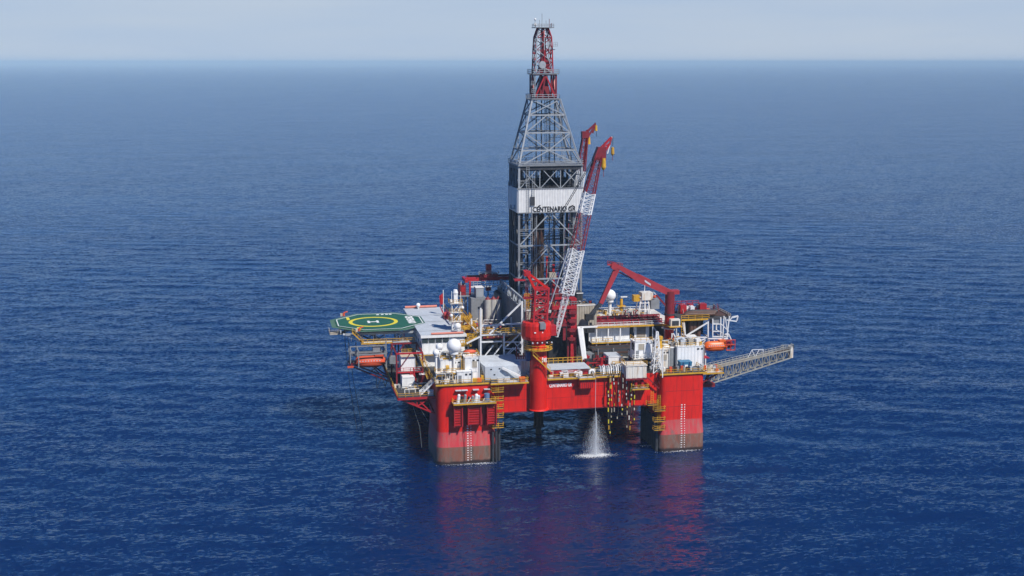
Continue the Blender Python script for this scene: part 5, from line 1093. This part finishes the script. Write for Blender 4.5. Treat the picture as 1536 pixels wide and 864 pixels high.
MB().box(p.x-1, p.x+2.4, 32.5, 36, 36.4, 38.6).build('cabinet', stained, t); MB().box(p.x-3.4, p.x-1.5, 33, 35, 36.0, 37.8).build('yellow_box', yellow, t); MB().box(p.x+1.8, p.x+4.4, 32.5, 35, 33.6, 36.6).build('ventilator', grey, t); MB().ball((p.x+2.8, 32.4, 37.4), .5, 8, 5).build('lamp', orange2, t); bar((p.x+.2, 34, 38.6), (p.x+.2, 34, 41), .14, white, t, 'antenna')

# ---- knuckle boom crane
kx, ky = 70.6, 20.0
kc = thing('knuckle_boom_crane', 'dark red knuckle boom crane with folded arm and hanging black grab on the right deck', 'crane', (kx, ky, 22))
MB().cyl((kx, ky, 22.01), (kx, ky, 34.6), 1.35, 28).build('pedestal', red, kc, smooth=True); MB().cyl((kx, ky, 34.65), (kx, ky, 41.2), 1.4, 28).build('slewing_column', dred, kc, smooth=True)
MB().cyl((kx, ky, 34.3), (kx, ky, 34.7), 1.6, 28).build('slewing_ring', dsteel, kc); MB().cyl((kx, ky, 30.4), (kx, ky, 30.6), 2.3, 12).build('ring_platform', stained, kc); MB().rail([(kx+2.2*math.cos(i*math.pi/5), ky+2.2*math.sin(i*math.pi/5), 30.6) for i in range(11)], t=.12).build('railing', yellow, kc)
def K(px, py): return S(px, py, ky-.2)
def tbeam(p, q, h0, h1, w, m, nm):
    p = V(p); q = V(q); d = (q-p).normalized(); u = V((0, 1, 0)).cross(d).normalized()
    if u.z < 0: u = -u
    b = MB(); vs = []
    for c, h in ((p, h0), (q, h1)): vs += [c-u*h/2+V((0, -w/2, 0)), c+u*h/2+V((0, -w/2, 0)), c+u*h/2+V((0, w/2, 0)), c-u*h/2+V((0, w/2, 0))]
    b.add(vs, [(0,1,2,3),(7,6,5,4),(0,4,5,1),(1,5,6,2),(2,6,7,3),(3,7,4,0)]); return b.build(nm, m, kc)
kb = mat('knuckle boom red', (.36, .035, .045), .45, .12, .8)
tbeam(K(1009, 441), K(955, 416), 1.7, 2.3, 1.3, kb, 'main_boom'); tbeam(K(955.5, 416.2), K(926, 399), 1.9, 1.1, 1.2, kb, 'main_boom'); tbeam(K(926, 401), K(901, 455), 1.6, 1.15, 1.0, kb, 'outer_arm'); tbeam(K(901, 455), K(885, 473), 1.0, .8, .8, dsteel, 'dark_arm_end')  # last stretch of the arm in dark steel colour
MB().cyl(K(921, 399)+V((0, -.8, 0)), K(921, 399)+V((0, .9, 0)), 1.0, 14).build('knuckle_joint', kb, kc); bar(K(911, 396.5), K(929, 399), .5, kb, kc, 'link'); MB().rail([K(911, 396)+V((0, 0, .2)), K(934, 400)+V((0, 0, .2))], h=.7, t=.14, step=.7).build('service_rail', dred, kc)
bar(K(922, 405), K(948, 418), .32, dred, kc, 'hydraulic_cylinder'); bar(K(1000, 460), K(984, 442), .5, dred, kc, 'hydraulic_cylinder'); bar(K(984, 442), K(977, 434), .3, lgrey, kc, 'piston_rod')
MB().box(K(1005, 435).x, K(1018, 435).x, ky-1, ky+1, K(1010, 441).z, K(1010, 435).z).build('boom_heel', kb, kc); 
a = K(966, 424); c = K(975, 430); b = MB(); b.add([(a.x, ky-.9, a.z+.35), (c.x, ky-.9, c.z+.35), (c.x, ky-.9, c.z+.95), (a.x, ky-.9, a.z+.95), (a.x, ky-.85, a.z+.35), (c.x, ky-.85, c.z+.35), (c.x, ky-.85, c.z+.95), (a.x, ky-.85, a.z+.95)], [(0,1,2,3),(7,6,5,4),(3,2,6,7),(0,4,5,1),(1,5,6,2),(0,3,7,4)]); b.build('name_plate', lgrey, kc)
gm = black; p = K(884, 476)
MB().box(p.x-1.2, p.x+1.2, ky-.8, ky+.6, p.z-.7, p.z+.9).build('grab_head', gm, kc); bar(K(886, 474), K(878, 480), .6, gm, kc, 'grab_link'); bar(K(886, 484), K(886.5, 495), .55, gm, kc, 'grab_stem'); MB().box(p.x-.9, p.x+1.5, ky-.7, ky+.5, p.z-4.4, p.z-3.0).build('grab_jaw', gm, kc); bar(K(882, 496), K(880, 500), .4, gm, kc, 'grab_finger'); bar(K(890, 492), K(891, 498), .4, gm, kc, 'grab_finger')
cab = thing('white_ladder_post', 'white braced ladder frame at the foot of the knuckle boom crane', 'frame', (72, 18, 22))
for a, c in (((1008, 500), (1006, 545)), ((1017, 500), (1020, 530)), ((1010, 500), (1020, 520)), ((1017, 502), (1009, 522)), ((1009, 515), (1019, 515))): bar(S(*a, 17), S(*c, 17), .3, white, cab, 'strut')
a = S(1012, 488, 17); MB().box(a.x-1.3, a.x+1.5, 16.6, 18.2, a.z-.2, a.z+1.8).build('cabinet', stained, cab); MB().box(a.x-.9, a.x+1.1, 16.5, 16.59, a.z, a.z+1.4).build('painted_dark_opening', dsteel, cab); MB().box(a.x-1.8, a.x+2, 16, 18.5, a.z-.45, a.z-.2).build('platform', yellow, cab)  # dark panel on the cabinet front; inner shade painted as colour
MB().ladder(S(1022, 535, 17.5), S(1022, 480, 17.5), .8).build('ladder', yellow, cab)

# ---- far right platform with exhausts
RY = 24.0; rp = thing('exhaust_platform', 'high platform on white truss legs with scorched exhaust pipes at the far right', 'platform', (84, RY, 24))
def Rr(px, py, y=RY): return S(px, py, y)
pz = Rr(1050, 478).z; xa = Rr(1022, 480).x; xb = Rr(1096, 476).x
MB().box(xa, xb, RY, RY+13, pz-.3, pz).build('deck_plate', blackdeck, rp); MB().box(xa, Rr(1062, 480).x, RY-.15, RY-.01, pz-.45, pz+.05).build('deck_edge', yellow, rp); MB().rail([(xa, RY, pz), (xa+8.5, RY, pz)], t=.12).build('railing', yellow, rp)
MB().box(xb-4.5, xb+1, RY+3, RY+12, pz-.28, pz+.4).build('pipe_tray', brown, rp)
MB().rail([(xb-8, RY+12.8, pz), (xb, RY+12.8, pz), (xb, RY, pz)], t=.13).build('railing', tan, rp)
for a, c, w in (((1026, 484), (1028, 506), .4), ((1062, 482), (1062, 505), .38), ((1061, 484), (1027, 505), .38), ((1027, 505), (1024, 484), .25), ((1069, 478), (1069, 506), .32), ((1081, 476), (1081, 506), .32), ((1086, 474), (1084, 507), .3), ((1094, 474), (1090, 508), .34), ((1069, 486), (1082, 486), .25), ((1069, 497), (1082, 497), .25), ((1069, 505), (1092, 505), .34),
                ((1082, 486), (1093, 497), .22), ((1088, 476), (1092, 505), .25), ((1098, 476), (1107, 474), .45), ((1107, 474), (1105, 481), .3), ((1090, 480), (1105, 482), .3), ((1098, 476), (1094, 481), .25), ((1028, 506), (1062, 506), .35)): bar(Rr(*a), Rr(*c), w, wsteel, rp, 'strut')
for px in (1028, 1062, 1082, 1092): p = Rr(px, 505); bar(p, p+V((0, 10, 0)), .3, wsteel, rp, 'beam'); bar(p+V((0, 10, 0)), (p.x, RY+10, pz-.3), .35, wsteel, rp, 'strut')
MB().box(Rr(1070, 480).x, Rr(1080, 480).x, RY+.2, RY+3, Rr(1075, 487).z, pz-.4).build('vent_unit', grey, rp); MB().box(Rr(1036, 480).x, Rr(1062, 480).x, RY+4, RY+9, Rr(1050, 506).z, pz-.31).build('rear_casing', navy, rp)  # near-black casing; shade below the platform is in its colour
for i, px in enumerate((1036, 1041, 1047)): a = Rr(px, 506, RY+2); MB().cyl((a.x, RY+2, a.z), (a.x, RY+2, pz-.3), .75, 12).build('exhaust_riser', brown, rp, smooth=True)
for k, (dy, r_) in enumerate(((2.2, .85), (4.4, .8), (6.4, .7))): MB().path([V((xa+1.4+k, RY+dy, pz+.1)), V((xa+1.9+k, RY+dy, pz+.7)), V((xa+3.4+k, RY+dy, pz+.95)), V((xa+11+k*1.2, RY+dy, pz+.8))], r_*.8, 12).build('exhaust_pipe', brown if k < 2 else dsteel, rp, smooth=True)
for k, (px0, px1, pt, m_) in enumerate(((1021, 1030, 458, red2), (1026, 1033, 460, cleanwhite), (1034, 1040, 457, red2), (1036, 1042, 460, cleanwhite), (1043, 1050, 463, red2), (1051, 1057, 458, cleanwhite), (1050, 1060, 456, red2), (1060, 1066, 464, orange2), (1068, 1074, 466, tan), (1080, 1084, 468, grey))):
    y = RY+8+(k % 3)*1.2; bx = fb(px0, pt, px1, 470, y, 2.2); MB().box(bx[0], bx[1], y, y+2.2, pz+.01, bx[5]).build('machine_housing', m_, rp)
for k in range(30): x = rnd.uniform(xa, xb); bar((x, RY+rnd.uniform(6, 12), pz), (x+rnd.uniform(-1, 1), RY+9, pz+rnd.uniform(1, 3.0)), .18, rnd.choice((tan, dred, lgrey, brown, dsteel)), rp, 'pipe')
MB().rail([(xa, RY+11, pz+2), (xa+9, RY+11, pz+2)], t=.15, h=1.3).build('railing', red2, rp)
st = thing('connecting_truss', 'white frame joining the far right platform to the right column deck', 'frame', (78, 18, 22))
for a, c, w in (((1028, 506), (1028, 530), .4), ((1058, 519), (1058, 548), .35), ((1028, 519), (1058, 508), .3), ((1040, 508), (1058, 519), .3), ((1046, 522), (1058, 510), .25), ((1058, 519), (1040, 519), .3)): bar(S(*a, 21), S(*c, 21), w, wsteel, st, 'strut')
a = S(1035, 510, 20); MB().box(a.x-1.4, a.x+1.6, 19, 21, 26, a.z+1.4).build('cabinet', white, st); MB().box(a.x+1.8, a.x+3, 19, 21, 26, a.z+.4).build('cabinet', tan, st)
MB().box(74.6, 79.5, 16, 30, 22, 22.3).build('side_deck', dred, st); MB().ladder(S(1052, 550, 19), S(1052, 522, 19), .8).build('ladder', yellow, st); MB().box(74.6, S(1050, 520, 20).x, 20, 28, 22.31, 26).build('rear_casing', tan, st); MB().box(77, 82, 17, 20, 21.6, 21.8).build('red_walkway', red2, st)  # casing on the side deck is plain tan
p = S(1073, 519, 21); lifeboat(p.x, 21, p.z, 'bright orange lifeboat hanging below the far right platform', orange, 7.0, 3.0)
q = S(1093.5, 516, 21); t = thing('rescue_craft', 'small dark orange rescue craft in a red frame right of the bright orange lifeboat', 'boat', tuple(q))
MB().ball((q.x, 21, q.z), 1.3, 14, 8, .95, .9).build('hull', dred, t, smooth=True)
for dx in (-1.3, 0, 1.3): bar((q.x+dx, 19.6, q.z-1.5), (q.x+dx, 19.6, q.z+1.5), .22, red2, t, 'frame')
for dz in (-1.5, .1, 1.5): bar((q.x-1.4, 19.6, q.z+dz), (q.x+1.4, 19.6, q.z+dz), .22, orange2, t, 'frame')
dv2 = thing('lifeboat_davit', 'white davit arms above the bright orange lifeboat on the right side', 'davit', (p.x, 22, 26))
for px in (1063, 1071, 1080, 1089): a = S(px, 507, 22); bar(a, a+V((0, -1, -2.6)), .25, wsteel, dv2, 'arm')
for a, c in (((1062, 508), (1092, 508)), ((1088, 501), (1093, 501)), ((1093, 501), (1097, 510))): bar(S(*a, 21.5), S(*c, 21.5), .3, wsteel, dv2, 'beam')
# ---- boarding bridge pointing right
gw = thing('boarding_bridge', 'long grey lattice bridge cantilevered over the sea from the right column', 'bridge', (78, 9, 18))
def base(t): return V((79.0, 7.5, 16.5)).lerp(V((107.3, 18.0, 20.3)), t)
n = 11; side = V((-.34, .94, 0)); wv = 1.9
hh = lambda t: 4.3-1.9*t
for i in range(n+1):
    t0 = i/n; a = base(t0)
    for s in (0, 1):
        o = side*(wv*s); bar(a+o, a+o+V((0, 0, hh(t0))), .2, gsteel, gw, 'post')
    bar(a, a+side*wv, .16, gsteel, gw, 'cross_beam'); bar(a+V((0, 0, hh(t0))), a+side*wv+V((0, 0, hh(t0))), .16, gsteel, gw, 'cross_beam')
    if i < n:
        c = base((i+1)/n); m_ = base((i+.5)/n)
        for s in (0, 1):
            o = side*(wv*s); bar(a+o, m_+o+V((0, 0, hh(t0)-.05)), .17, gsteel, gw); bar(c+o, m_+o+V((0, 0, hh(t0)-.05)), .17, gsteel, gw)
for s in (0, 1):
    o = side*(wv*s)
    bar(base(0)+o, base(1)+o, .3, gsteel, gw, 'chord'); bar(base(0)+o+V((0, 0, hh(0))), base(1)+o+V((0, 0, hh(1))), .3, gsteel, gw, 'chord')
for i in range(n):
    a = base(i/n)+V((0, 0, hh(i/n)+.1)); c = base((i+.97)/n)+V((0, 0, hh((i+1)/n)+.1)); b = MB(); b.add([a, c, c+side*wv, a+side*wv, a-V((0, 0, .1)), c-V((0, 0, .1)), c+side*wv-V((0, 0, .1)), a+side*wv-V((0, 0, .1))], [(0,1,2,3),(7,6,5,4),(0,4,5,1),(1,5,6,2),(2,6,7,3),(3,7,4,0)]); b.build('walkway_panel', tan if i < 9 else brown, gw)
MB().rail([base(0)+V((0, 0, hh(0)+.1)), base(1)+V((0, 0, hh(1)+.1))], t=.1, step=1.4).build('railing', gsteel, gw); MB().rail([base(0)+side*wv+V((0, 0, hh(0)+.1)), base(1)+side*wv+V((0, 0, hh(1)+.1))], t=.1, step=1.4).build('railing', gsteel, gw)
a = base(.51)+side*wv+V((0, 0, hh(.5)+.1))
for dx, ex in ((0, 1.2), (2.2, 1.2), (2.2, 3.4), (4.6, 4.6)): bar(a+V((dx, 0, 0)), a+V((ex, 0, 2.2)), .16, wsteel, gw, 'frame_post')
bar(a+V((1.2, 0, 2.2)), a+V((4.6, 0, 2.2)), .15, wsteel, gw, 'frame_post'); e = base(1); MB().box(e.x-.1, e.x+.9, e.y, e.y+1.8, e.z, e.z+3.4).build('end_buffer', stained, gw); MB().rail([e+V((-3, 0, 2.7)), e+V((.9, 0, 2.7)), e+V((.9, 1.8, 2.7))], t=.13, h=1.3, step=.8).build('end_railing', gsteel, gw)
MB().box(74.45, 80.5, 1.5, 11, 21.0, 21.2).build('landing_platform', stained, gw); MB().box(74.45, 80.6, 1.35, 1.49, 20.85, 21.25).build('platform_edge', yellow, gw); MB().rail([(74.5, 1.5, 21.2), (80.5, 1.5, 21.2), (80.5, 7, 21.2)], t=.11).build('railing', yellow, gw)
bar((74.5, 3, 18), (80, 3, 20.9), .4, dred, gw, 'support'); bar((77, 7, 16.9), (79.2, 7.4, 21), .5, dsteel, gw, 'hinge_post'); MB().box(74.4, 79.4, 5, 9, 16.2, 17.2).build('hinge_bracket', dred, gw)
for k in range(14): x = rnd.uniform(74.6, 80); y = rnd.uniform(2.2, 6); MB().box(x, x+rnd.uniform(.4, .9), y, y+.6, 21.21, 21.21+rnd.uniform(.5, 1.3)).build('equipment', rnd.choice((grey, tan, lgrey, orange2, dsteel)), gw)

# ================================================================== loose pipework, cable trays and floodlights that fill the decks
areas = [('front left deck', 13, 26, 3, 11, 22, 70, 1.9), ('corner below the radomes', .3, 8, .2, 5, 22, 60, 3.0), ('deckhouse roofs on the left corner', 2, 12, 5, 11, 27.5, 40, 1.6), ('middle module deck', 12.5, 26, 20, 46, 29.8, 90, 2.2),
         ('front deck beside the crane', 31.5, 44, 2.4, 9, 22, 60, 1.6), ('lower right deck', 50, 62, 6, 17, 22, 90, 1.8), ('upper right deck', 51, 70, 31, 46, 31, 90, 2.0), ('right column roofs', 62.5, 76, 8, 13, 27.7, 60, 1.7), ('left side platform', -9.5, -1, 6, 15, 18.2, 30, 1.6), ('open frame by the knuckle crane', 62, 75, 14, 24, 22, 110, 5.0), ('drill floor', 28, 50, 27.5, 33, 34.6, 110, 3.5)]
for nm, ax0, ax1, ay0, ay1, az, cnt, hm_ in areas:
    t = thing('pipework', 'small pipes, valves and fittings crowding the '+nm, 'pipework', ((ax0+ax1)/2, (ay0+ay1)/2, az))
    for m_ in (wsteel, yellow, grey, dsteel, stained):
        b = MB()
        for k in range(cnt//5):
            x = rnd.uniform(ax0, ax1); y = rnd.uniform(ay0, ay1); h = rnd.uniform(.4, hm_); L = rnd.uniform(.6, 3)*rnd.choice((-1, 1)); x2 = min(ax1, max(ax0, x+L)); w = rnd.uniform(.10, .22)
            b.beam((x, y, az+.01), (x, y, az+h), w); b.beam((x, y, az+h), (x2, y, az+h), w)
            if k % 2: s = rnd.uniform(.25, .6); b.box(x2-s, x2+s, y-s, y+s, az+.01, az+.01+rnd.uniform(.4, 1.2))
            if k % 3 == 0: b.beam((x2, y, az+h), (x2, y, az+.01), w)
        b.build('fitting_cluster', m_, t, kind='stuff')
# exhaust smoke drifting from the right platform
sm = bpy.data.materials.new('exhaust smoke'); sm.use_nodes = True; sm.node_tree.nodes.clear()
_o = sm.node_tree.nodes.new('ShaderNodeOutputMaterial'); _v = sm.node_tree.nodes.new('ShaderNodeVolumePrincipled'); _v.inputs['Color'].default_value = (.10, .10, .11, 1); _v.inputs['Density'].default_value = .03
sm.node_tree.links.new(_v.outputs[0], _o.inputs['Volume'])
b = MB(); b.ball(S(1060, 449, 31), 2.2, 16, 10, 2.4, .8)
s_ = None
b.ball(S(1045, 440, 32), 2.6, 16, 10, 2.6, 1.1); b.ball(S(1028, 430, 33), 3.0, 16, 10, 2.4, 1.2); b.ball(S(1072, 457, 30), 1.5, 16, 10, 2.0, .8)
s_ = b.build('exhaust_smoke', sm, None, kind='stuff', smooth=True); setp(s_, 'faint grey exhaust smoke above the far right platform', 'smoke')
